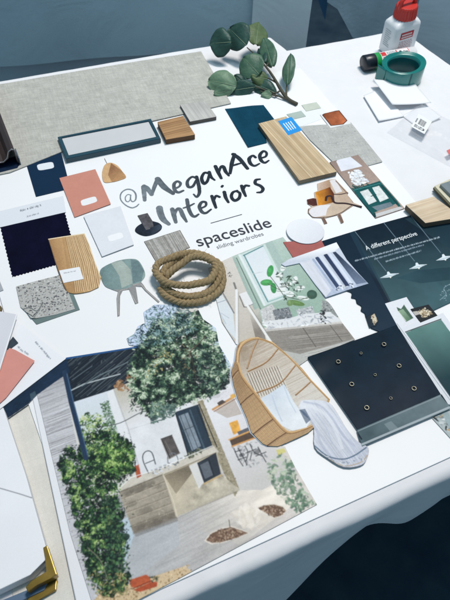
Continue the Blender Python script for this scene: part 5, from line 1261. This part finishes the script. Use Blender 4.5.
# ================================================================== EUCALYPTUS SPRIG
def sprig():
    base = W(296.5, 104.2, .010)
    bark = mat('sprig_bark', (92, 88, 74), .8, .15, 200, c2=(60, 62, 52))
    lm = [mat('leaf_green', (96, 130, 104), .42, .14, 60, bump=.35, bscale=220, c2=(40, 72, 66), spec=.25), mat('leaf_dark', (66, 100, 88), .42, .14, 60, bump=.35, bscale=220, spec=.25, c2=(28, 54, 56)),
          mat('leaf_pale', (132, 160, 130), .45, .12, 60, bump=.35, bscale=220, spec=.25, c2=(78, 110, 92)), mat('leaf_olive', (106, 126, 84), .45, .12, 60, bump=.35, bscale=220, spec=.25, c2=(58, 78, 54))]
    vein = mat('leaf_vein', (150, 172, 144), .5, .05, 100)
    main = spline([tuple(W(*p)) for p in ((297, 104.4, .006), (288, 99, .008), (281, 90, .014), (275.5, 80.5, .022), (270, 72, .030), (264, 64.5, .036), (256, 55.5, .040), (247, 47.5, .044))], 6)
    n = len(main); v, f = tube(main, [.0042*(1-i/n*.75) for i in range(n)], 10)
    stem = empty('eucalyptus_sprig', base); tag(stem, 'sprig of round leaved eucalyptus lying at the back edge of the board', 'foliage')
    mesh_obj('stem', v, f, bark, stem, True)
    for q in ([(290, 100.3, .008), (281, 97, .008), (272, 94, .008), (260, 91, .010)], [(286.5, 97, .010), (286.5, 88, .013), (288, 80, .022)], [(277, 83, .02), (268, 78, .02), (258, 74, .024)], [(266, 67, .034), (269, 62, .036), (270, 58, .040)], [(276, 96, .008), (262, 89, .012), (246, 84, .02)], [(281, 90, .014), (276, 93, .012), (270, 92, .012)]):
        p = spline([tuple(W(*a)) for a in q], 6); v, f = tube(p, [.0020*(1-i/len(p)*.5) for i in range(len(p))], 8); mesh_obj('twig', v, f, bark, stem, True)
    cam = Vector((0, 0, TZ+H))
    def leaf(b, t, hw, m, cup=.18, roll=0.0, seed=0):
        """leaf blade from its stalk b to its tip t; hw = half width in photo pixels"""
        Bv, Tv = W(*b), W(*t); a = Tv-Bv; L = a.length; a.normalize()
        mid = (Bv+Tv)/2; view = (cam-mid).normalized(); nn = (view-a*view.dot(a)).normalized(); w = nn.cross(a)
        if roll: q = Matrix.Rotation(roll, 3, a); nn = q @ nn; w = q @ w
        wid = 1.09*hw*(mid-cam).length/FPX
        r = random.Random(seed)
        ph = r.random()*6
        def fn(u, v):
            s = v*2-1; k = math.sin(math.pi*min(1, (u*.985+.012)))**.55*(1+.05*math.sin(7*u+ph+2*s)+.02*math.sin(19*u+ph))
            x = s*wid*k
            return Bv+a*(L*u)+w*x+nn*(-cup*wid*(s*s)*k+.0018*math.sin(6*u+3*s+ph)*(.3+abs(s))-cup*.5*L*(u-.5)**2)+nn*(-.0012*math.exp(-(s/.09)**2))
        v, f = grid(fn, 18, 12); o = mesh_obj('leaf', v, f, m, stem, True)
        mod = o.modifiers.new('thickness', 'SOLIDIFY'); mod.thickness = .0004
        p = [fn(i/12*.92, .5)+nn*.0008 for i in range(13)]; v, f = tube(p, [.0006*(1-i/14) for i in range(13)], 5); mesh_obj('midrib', v, f, vein, o, True) if False else None
        vv, ff = tube(p, [.00055*(1-i/14) for i in range(13)], 5)
        me = mesh_obj('midrib', vv, ff, vein, stem, True); me.parent = o; WL[me.name] = WL[stem.name]
    # stalk end, tip end, half width
    leaf((231, 42, .052), (209.5, 43.5, .040), 11.8, lm[1], .15, .1, 1)
    leaf((246, 45, .050), (229, 28, .062), 12.2, lm[1], .12, -.1, 2)
    leaf((256, 44, .048), (259, 21.5, .062), 9.6, lm[3], .2, .2, 3)
    leaf((272, 66, .038), (263, 37, .058), 7.2, lm[0], .25, -.2, 4)
    leaf((259, 74, .034), (243, 57, .050), 12.6, lm[0], .15, .1, 5)
    leaf((236, 86, .022), (208, 80, .020), 11.8, lm[2], .2, .2, 6)
    leaf((214, 94, .010), (232, 90, .016), 6.2, lm[2], .2, .1, 16)
    leaf((255, 87, .018), (227, 91.5, .010), 7.6, lm[1], .25, -.1, 7)
    leaf((276, 93, .010), (252, 82, .018), 7.4, lm[1], .3, .2, 8)
    leaf((287, 84, .022), (290, 52.5, .052), 5.8, lm[0], .3, -.35, 9)
    leaf((246, 85, .016), (234, 75, .024), 5, lm[1], .2, 0, 10)
    leaf((268, 79, .024), (251, 76, .030), 6.5, lm[3], .3, .3, 12)
    leaf((264, 62, .040), (258, 48, .034), 5.5, lm[1], .2, -.3, 13)
    leaf((272, 94, .010), (261, 95, .008), 4, lm[2], .3, .3, 11)
sprig()

# ================================================================== GLUE BOTTLE, GLUE STICK, TAPE
def local_frame(px_l, px_r, z=0):
    a, b = W(*px_l, z), W(*px_r, z); x = (b-a).normalized(); y = Vector((-x.y, x.x, 0)); return a, b, x, y
def bottle():
    a, b, x, y = local_frame((383.5, 58), (415, 54.5)); ctr = (a+b)/2+y*.022; wd = (b-a).length
    white = mat('white_plastic', (240, 241, 244), .35, .01, 30, spec=.5); red = mat('red_plastic', (206, 52, 44), .4, .06, 60, spec=.5)
    # the bottle is turned so that one corner faces left of centre
    ang = math.atan2(x.y, x.x)+math.radians(16)
    hx, hy = wd*.46, wd*.30
    hS = z_over(20, (ctr.x, ctr.y)); hT = z_over(-1, (ctr.x, ctr.y))
    Mx = Matrix.Translation(Vector((ctr.x, ctr.y, TZ))) @ Matrix.Rotation(ang, 4, 'Z')
    def sec(sx, sy, z, n=9.0, k=44):
        o = []
        for i in range(k):
            g = 2*math.pi*i/k; c, s = math.cos(g), math.sin(g)
            o.append((sx*math.copysign(abs(c)**(2/n), c), sy*math.copysign(abs(s)**(2/n), s), z))
        return o
    rn = hx*.66
    rings = [sec(hx*.9, hy*.88, .0008), sec(hx, hy, .006), sec(hx, hy, hS*.5), sec(hx, hy, hS-.006), sec(hx*.97, hy*.96, hS-.001, 8), sec(hx*.86, hy*.86, hS+.004, 5), sec(rn*1.03, rn*1.03*.9, hS+.007, 2.2), sec(rn*.9, rn*.9*.9, hS+.010, 2)]
    V = [p for r in rings for p in r]; k = 44
    F = [(i*k+j, i*k+(j+1) % k, (i+1)*k+(j+1) % k, (i+1)*k+j) for i in range(len(rings)-1) for j in range(k)]; F.append(tuple(range(k))[::-1])
    o = mesh_obj('glue_bottle', xf(V, Mx), F, white, smooth=True); tag(o, 'white glue bottle with red cap standing at the back right corner', 'glue bottle')
    cz = hS+.008; ch = hT-cz
    def ridge(r, z): return [((r+.0011*(1 if (i//2) % 2 else 0))*math.cos(2*math.pi*i/96), (r+.0011*(1 if (i//2) % 2 else 0))*.93*math.sin(2*math.pi*i/96), z) for i in range(96)]
    rr = [ridge(rn*1.02, cz), ridge(rn*1.08, cz+.002), ridge(rn*1.0, cz+ch*.62), ridge(rn*.95, cz+ch*.68), ridge(rn*.9, cz+ch*.7), ridge(rn*.3, cz+ch*.72)]
    V = [p for r in rr for p in r]; F = [(i*96+j, i*96+(j+1) % 96, (i+1)*96+(j+1) % 96, (i+1)*96+j) for i in range(5) for j in range(96)]; F.append(tuple(range(5*96, 6*96)))
    cap = mesh_obj('cap', xf(V, Mx), F, red, o)
    for s in (-1, 1):
        v, f = tube([(s*rn*.84, 0, cz+ch*.5), (s*rn*.86, 0, cz+ch*.8), (s*rn*.80, 0, cz+ch*1.02), (s*rn*.5, 0, cz+ch*1.12)], [.005, .005, .0045, .004], 8); mesh_obj('cap_loop', xf(v, Mx), f, red, cap, True)
    v, f = tube([(-rn*.5, 0, cz+ch*1.12), (0, 0, cz+ch*1.15), (rn*.5, 0, cz+ch*1.12)], .004, 8); mesh_obj('cap_loop', xf(v, Mx), f, red, cap, True)
    # front label: red band with white line, small print, warning panel at the side
    def quad(u0, u1, z0, z1, off, face='f'):
        e = hy+.0004+off if face == 'f' else hx+.0004+off
        if face == 'f': pts = [(hx*u0, -e, z0), (hx*u1, -e, z0), (hx*u1, -e, z1), (hx*u0, -e, z1)]
        else: pts = [(-e, -hy*u0, z0), (-e, -hy*u1, z0), (-e, -hy*u1, z1), (-e, -hy*u0, z1)]
        return pts
    mr = mat('label_red', (196, 40, 52), .5, .04, 60); ml = mat('label_line', (206, 150, 158), .5, .05, 60); mw = mat('label_white', (244, 236, 238), .5, .02, 60); mg = mat('label_grey', (188, 194, 200), .5, .05, 60)
    lab = quad(-.56, .46, hS*.58, hS*.80, 0); mesh_obj('red_label', xf(lab, Mx), [(0, 1, 2, 3)], mr, o)
    r = np.random.default_rng(4); V, F = [], []
    for row in range(2):
        z0 = hS*(.615+.085*row); u = -.46
        while u < .34:
            w = .05+.05*r.random(); q = quad(u, u+w, z0, z0+hS*.05, .0004); F.append(tuple(range(len(V), len(V)+4))); V += q; u += w+.03
    mesh_obj('label_print', xf(V, Mx), F, mw, o)
    V, F = [], []
    for row in range(7):
        u = -.55
        while u < .5:
            w = .05+.12*r.random(); z0 = hS*(.49-.055*row); q = quad(u, min(u+w, .52), z0, z0+hS*.022, .0002); F.append(tuple(range(len(V), len(V)+4))); V += q; u += w+.05
    mesh_obj('small_print', xf(V, Mx), F, ml, o)
    V, F = [], []
    for row in range(9):
        z0 = hS*(.78-.06*row); q = quad(-.45, .45-.3*r.random(), z0, z0+hS*.022, 0, 's'); F.append(tuple(range(len(V), len(V)+4))); V += q
    mesh_obj('side_print', xf(V, Mx), F, mg, o)
bottle()

def gluestick():
    R = .0165
    a, b = W(363, 63.5, R), W(414, 53.5, R); ax = (b-a).normalized(); L = (b-a).length
    q = ax.to_track_quat('Z', 'Y').to_matrix().to_4x4()
    Mx = Matrix.Translation(Vector((a.x, a.y, TZ+R+.0004))) @ q
    def part(nm, prof, m, par=None):
        v, f = lathe([(max(r, .00001), z) for r, z in prof], 36); return mesh_obj(nm, xf(v, Mx), f, m, par, True)
    body = part('glue_stick', [(R*.94, L*.30), (R*.94, L*.86), (R*.88, L*.865), (R*.88, L*.99), (R*.8, L), (0, L)], mat('white_tube', (240, 240, 242), .35, .01, 40))
    tag(body, 'glue stick with black cap and green band lying before the bottle', 'glue stick')
    part('cap', [(0, 0), (R*.9, 0), (R, .002), (R, L*.20), (R*.99, L*.205)], mat('black_cap', (22, 30, 42), .35, .1, 60, spec=.5), body)
    part('green_band', [(R*1.0, L*.205), (R*1.0, L*.295), (R*.95, L*.30)], mat('green_band', (38, 168, 84), .4, .05, 60), body)
    # label graphics wrapped round the tube on the side that faces up and forward
    zc = Mx.to_3x3().inverted() @ Vector((0, -.55, .83)); g0 = math.atan2(zc.y, zc.x)
    def wrap(nm, pts, m, off=.0003):
        V = [((R*.94+off)*math.cos(g0+s), (R*.94+off)*math.sin(g0+s), L*t) for t, s in pts]; return V
    def patch(nm, t0, t1, s0, s1, m, off=.0003, n=8):
        v, f = grid(lambda u, w: ((R*.94+off)*math.cos(g0+s0+(s1-s0)*w), (R*.94+off)*math.sin(g0+s0+(s1-s0)*w), L*(t0+(t1-t0)*u)), 2, n); return mesh_obj(nm, xf(v, Mx), f, m, body, True)
    rd = mat('label_scarlet', (214, 44, 52), .45, .05, 60); gr = mat('label_green', (44, 160, 90), .45, .05, 60); dk = mat('label_black', (30, 36, 44), .45, .05, 60); wh = mat('label_paper', (246, 246, 248), .45, .02, 60)
    sg = 1 if (Mx.to_3x3() @ Vector((math.cos(g0+.3), math.sin(g0+.3), 0))).z > (Mx.to_3x3() @ Vector((math.cos(g0), math.sin(g0), 0))).z else -1
    patch('red_flash', .31, .40, sg*.05, sg*.75, rd); patch('red_flash', .33, .37, -sg*.6, -sg*.1, rd)
    patch('green_mark', .50, .56, -sg*.9, -sg*.1, gr)
    patch('brand_box', .60, .84, -sg*.75, sg*.75, rd); patch('brand_panel', .615, .825, -sg*.66, sg*.66, wh, .0006); patch('brand_stripe', .63, .69, -sg*.55, -sg*.05, rd, .0009)
    # brand lettering bent round the tube
    cu = bpy.data.curves.new('brand', 'FONT'); cu.body = 'Pritt'; cu.size = 1; cu.offset = .03; cu.shear = .15
    to = bpy.data.objects.new('brand', cu); COL.objects.link(to); bpy.context.view_layer.update()
    me = to.evaluated_get(bpy.context.evaluated_depsgraph_get()).to_mesh(); v = [x.co[:] for x in me.vertices]; f = [tuple(p.vertices) for p in me.polygons]; bpy.data.objects.remove(to)
    x1 = max(p[0] for p in v)
    P = [((R*.94+.0012)*math.cos(g0+sg*(-.34+1.0*p[1])), (R*.94+.0012)*math.sin(g0+sg*(-.34+1.0*p[1])), L*(.64+.17*p[0]/x1)) for p in v]
    mesh_obj('brand_lettering', xf(P, Mx), f, dk, body)
    V, F = [], []
    r = np.random.default_rng(3)
    for row in range(4):
        t = .42
        while t < .57:
            w = .015+.02*r.random(); s = sg*(.1+.16*row)
            V += [((R*.94+.0004)*math.cos(g0+s+d), (R*.94+.0004)*math.sin(g0+s+d), L*tt) for tt, d in ((t, 0), (t+w, 0), (t+w, .07), (t, .07))]; F.append(tuple(range(len(V)-4, len(V)))); t += w+.01
    mesh_obj('small_print', xf(V, Mx), F, mat('label_grey_ink', (130, 140, 148), .5, .05, 60), body)
gluestick()

def tape():
    c = W(399.5, 79.5, 0); l, r_ = W(377.5, 79.5, .02), W(421.5, 77.5, .02); R = (r_-l).length/2*.98; h = .040
    m = mat('teal_ribbon', (16, 142, 134), .2, .1, 14, spec=.6, coat=.4, c2=(6, 110, 110)); m2 = mat('teal_ribbon_inner', (10, 84, 88), .3, .12, 40)
    Mx = Matrix.Translation(Vector((c.x, c.y, TZ+.0005))) @ Matrix.Rotation(.2, 4, 'Z') @ Matrix.Diagonal((1, .80, 1, 1))
    # wound ribbon: spiral wall with slightly uneven layers
    V, F = lathe([(R*.985, 0), (R, .0015), (R*.995, h*.5), (R, h-.001), (R*.985, h), (R*.955, h-.0034), (R*.945, h+.0012), (R*.92, h+.001), (R*.91, h-.003), (R*.90, h+.0006), (R*.865, h), (R*.855, h-.0035), (R*.845, h-.0006), (R*.81, h-.001), (R*.80, h-.004), (R*.79, h-.002), (R*.75, h-.003), (R*.75, .001), (R*.985, 0)], 72)
    rr = random.Random(4)
    V = [(x*(1+.012*math.sin(3*math.atan2(y, x)+1)), y*(1+.012*math.sin(3*math.atan2(y, x)+1)), z+(.004*math.sin(math.atan2(y, x)+.9) if z > h*.7 else 0)) for x, y, z in V]
    o = mesh_obj('ribbon_roll', xf(V, Mx), F, m, smooth=True); tag(o, 'flat roll of shiny teal ribbon in front of the glue stick', 'ribbon')
    V, F = lathe([(R*.745, .0005), (R*.745, h*.86), (R*.73, h*.87), (R*.715, h*.84), (R*.715, .0005)], 60); mesh_obj('inner_turns', xf(V, Mx), F, m2, o, True)
    def end(u, v):
        g = -2.75+u*-.55; k = R*(1.0+.16*u*u); return (k*math.cos(g), k*math.sin(g), .002+v*(h-.006))
    v, f = grid(end, 12, 6); e = mesh_obj('loose_end', xf(v, Mx), f, m, o, True); md = e.modifiers.new('thickness', 'SOLIDIFY'); md.thickness = .0005
    vv = [(R*1.004*math.cos(g), R*1.004*math.sin(g), z) for g in (-1.50, -1.42) for z in (.002, h-.003)]
    mesh_obj('fold_mark', xf(vv, Mx), [(0, 2, 3, 1)], mat('ribbon_fold', (8, 86, 92), .3, .1, 40), o)
tape()

# ================================================================== CARDS AND PLASTIC BAG ON THE RIGHT
def card(px, z, lift, label, c=(236, 236, 242), seed=1):
    """card bowed so that some corners stand clear of the cloth; lift = height of each corner"""
    q = plane(px, z); S = q
    def fn(u, v):
        p = (np.array(q[0])*(1-u)+np.array(q[1])*u)*(1-v)+(np.array(q[3])*(1-u)+np.array(q[2])*u)*v
        h = (lift[0]*(1-u)+lift[1]*u)*(1-v)+(lift[3]*(1-u)+lift[2]*u)*v; h -= .0035*4*u*(1-u)*max(lift)/.012*.5
        return (p[0], p[1], TZ+z+max(h, 0))
    v, f = grid(fn, 14, 14); o = mesh_obj('note_card', v, f, M_PAPER, smooth=True); md = o.modifiers.new('thickness', 'SOLIDIFY'); md.thickness = .0007; md.offset = 1
    tag(o, label, 'card', 'loose white cards in front of the ribbon roll')
card([(363.2, 97), (380, 88), (404, 117), (378.5, 122.5)], .0012, (.004, .0, .002, .004), 'lowest white card of the three loose cards, nearest the speckled swatch')
card([(372, 84), (412, 82), (430.5, 105), (391.5, 107.8)], .0062, (.012, .003, .006, .008), 'upper white card of the three with a raised blue shadowed edge')
card([(402, 116), (424, 104), (441, 119), (418, 128)], .0010, (.001, .001, .006, .001), 'white card partly under the clear plastic bag')
def bag():
    px = [(387, 131), (420, 103), (470, 128), (452, 166)]
    q = plane(px, .004); r = np.random.default_rng(5); n = 70
    def fn(u, v):
        p = (q[0]*(1-u)+q[1]*u)*(1-v)+(q[3]*(1-u)+q[2]*u)*v
        x, y = np.array([p[0]]), np.array([p[1]])
        h = .0095+.012*(abs(fbm(x, y, .05, 5)[0]-.5)*2)*math.sin(math.pi*min(max(u, .02), .98))**.4+.004*(fbm(x, y, .012, 9)[0]-.5)
        e = min(u, v, 1-u, 1-v)*9
        return (p[0], p[1], TZ+.003+h*min(1, e)*.7+.0015*fbm(x, y, .02, 3)[0])
    v, f = grid(fn, n, n); o = mesh_obj('plastic_bag', v, f, film_mat('bag_film', .19, (236, 236, 242), .38), smooth=True); tag(o, 'crumpled clear plastic bag with a barcode sticker near the right edge', 'plastic bag')
    z = .0175
    px = [(418.5, 113.5), (432, 121.5), (424.5, 134), (411, 126.5)]
    S = Sheet(px, z, .0003); S.fill((240, 241, 243)); A, Bv, C, D = [np.array(p, float) for p in px]
    def uv(u, v): return tuple((A*(1-u)+Bv*u)*(1-v)+(D*(1-u)+C*u)*v)
    u = .28
    rr = np.random.default_rng(2)
    while u < .72:
        w = .012+.03*rr.random(); S.poly([uv(u, .22), uv(u+w, .22), uv(u+w, .62), uv(u, .62)], (38, 42, 48)); u += w+.012+.02*rr.random()
    for k in range(2): squig(S, uv(.15, .78+.1*k), uv(.8, .78+.1*k), .8, .4, (120, 124, 130), 3+k)
    S.poly([uv(.78, .74), uv(.86, .74), uv(.86, .86), uv(.78, .86)], (60, 64, 70)); S.poly([uv(.06, .3), uv(.16, .3), uv(.16, .6), uv(.06, .6)], (150, 154, 160))
    S.build('barcode_sticker', M_PRINT, o, thick=.0004)
    px = [(446.5, 150.5), (452, 148), (456, 152), (449, 154.5)]; S = Sheet(px, .013, .0005); S.fill((214, 120, 120)); S.build('red_print', M_PRINT, o, thick=.0002)
bag()

# ================================================================== CAMERA AND LIGHT
cam = bpy.data.cameras.new('camera'); co = bpy.data.objects.new('camera', cam); COL.objects.link(co); sc.camera = co
Rt = Vector((cR, sR*sP, sR*cP)); Up = Vector((-sR, cR*sP, cR*cP)); Fw = Vector((0, cP, -sP))
m = Matrix((Rt, Up, -Fw)).transposed().to_4x4(); m.translation = Vector((0, 0, TZ+H)); co.matrix_world = m
cam.sensor_fit = 'VERTICAL'; cam.sensor_height = 24; cam.lens = 24*FPX/600; cam.clip_start = .02; cam.clip_end = 60
cam.dof.use_dof = True; cam.dof.focus_distance = 1.0; cam.dof.aperture_fstop = 9.0

w = bpy.data.worlds.new('World'); sc.world = w; w.use_nodes = True
bg = w.node_tree.nodes['Background']; bg.inputs['Color'].default_value = (.42, .68, .86, 1); bg.inputs['Strength'].default_value = .40
def area(name, loc, target, size, power, col):
    l = bpy.data.lights.new(name, 'AREA'); l.shape = 'DISK'; l.size = size; l.energy = power; l.color = col
    o = bpy.data.objects.new(name, l); COL.objects.link(o); o.location = loc
    o.rotation_euler = (Vector(target)-Vector(loc)).to_track_quat('-Z', 'Y').to_euler()
area('ceiling_lamp', (.80, 2.0, TZ+4.5), (.0, .65, TZ), 1.0, 190, (1.0, .93, .86))
sp = bpy.data.lights.new('drape_fill_spot', 'SPOT'); sp.energy = 25; sp.spot_size = math.radians(95); sp.spot_blend = 1; sp.shadow_soft_size = .35; sp.color = (.74, .92, 1.0)  # added fill spot to lift the back drapes, no lamp seen there
so = bpy.data.objects.new('drape_fill_spot', sp); COL.objects.link(so); so.location = (.15, 1.0, TZ+1.7); so.rotation_euler = (Vector((.1, 1.75, TZ-.1))-Vector(so.location)).to_track_quat('-Z', 'Y').to_euler()
sc.view_settings.view_transform = 'Standard'; sc.view_settings.look = 'None'; sc.view_settings.exposure = 0; sc.view_settings.gamma = 1
sc.render.film_transparent = False
sc.cycles.max_bounces = 6; sc.cycles.transparent_max_bounces = 12
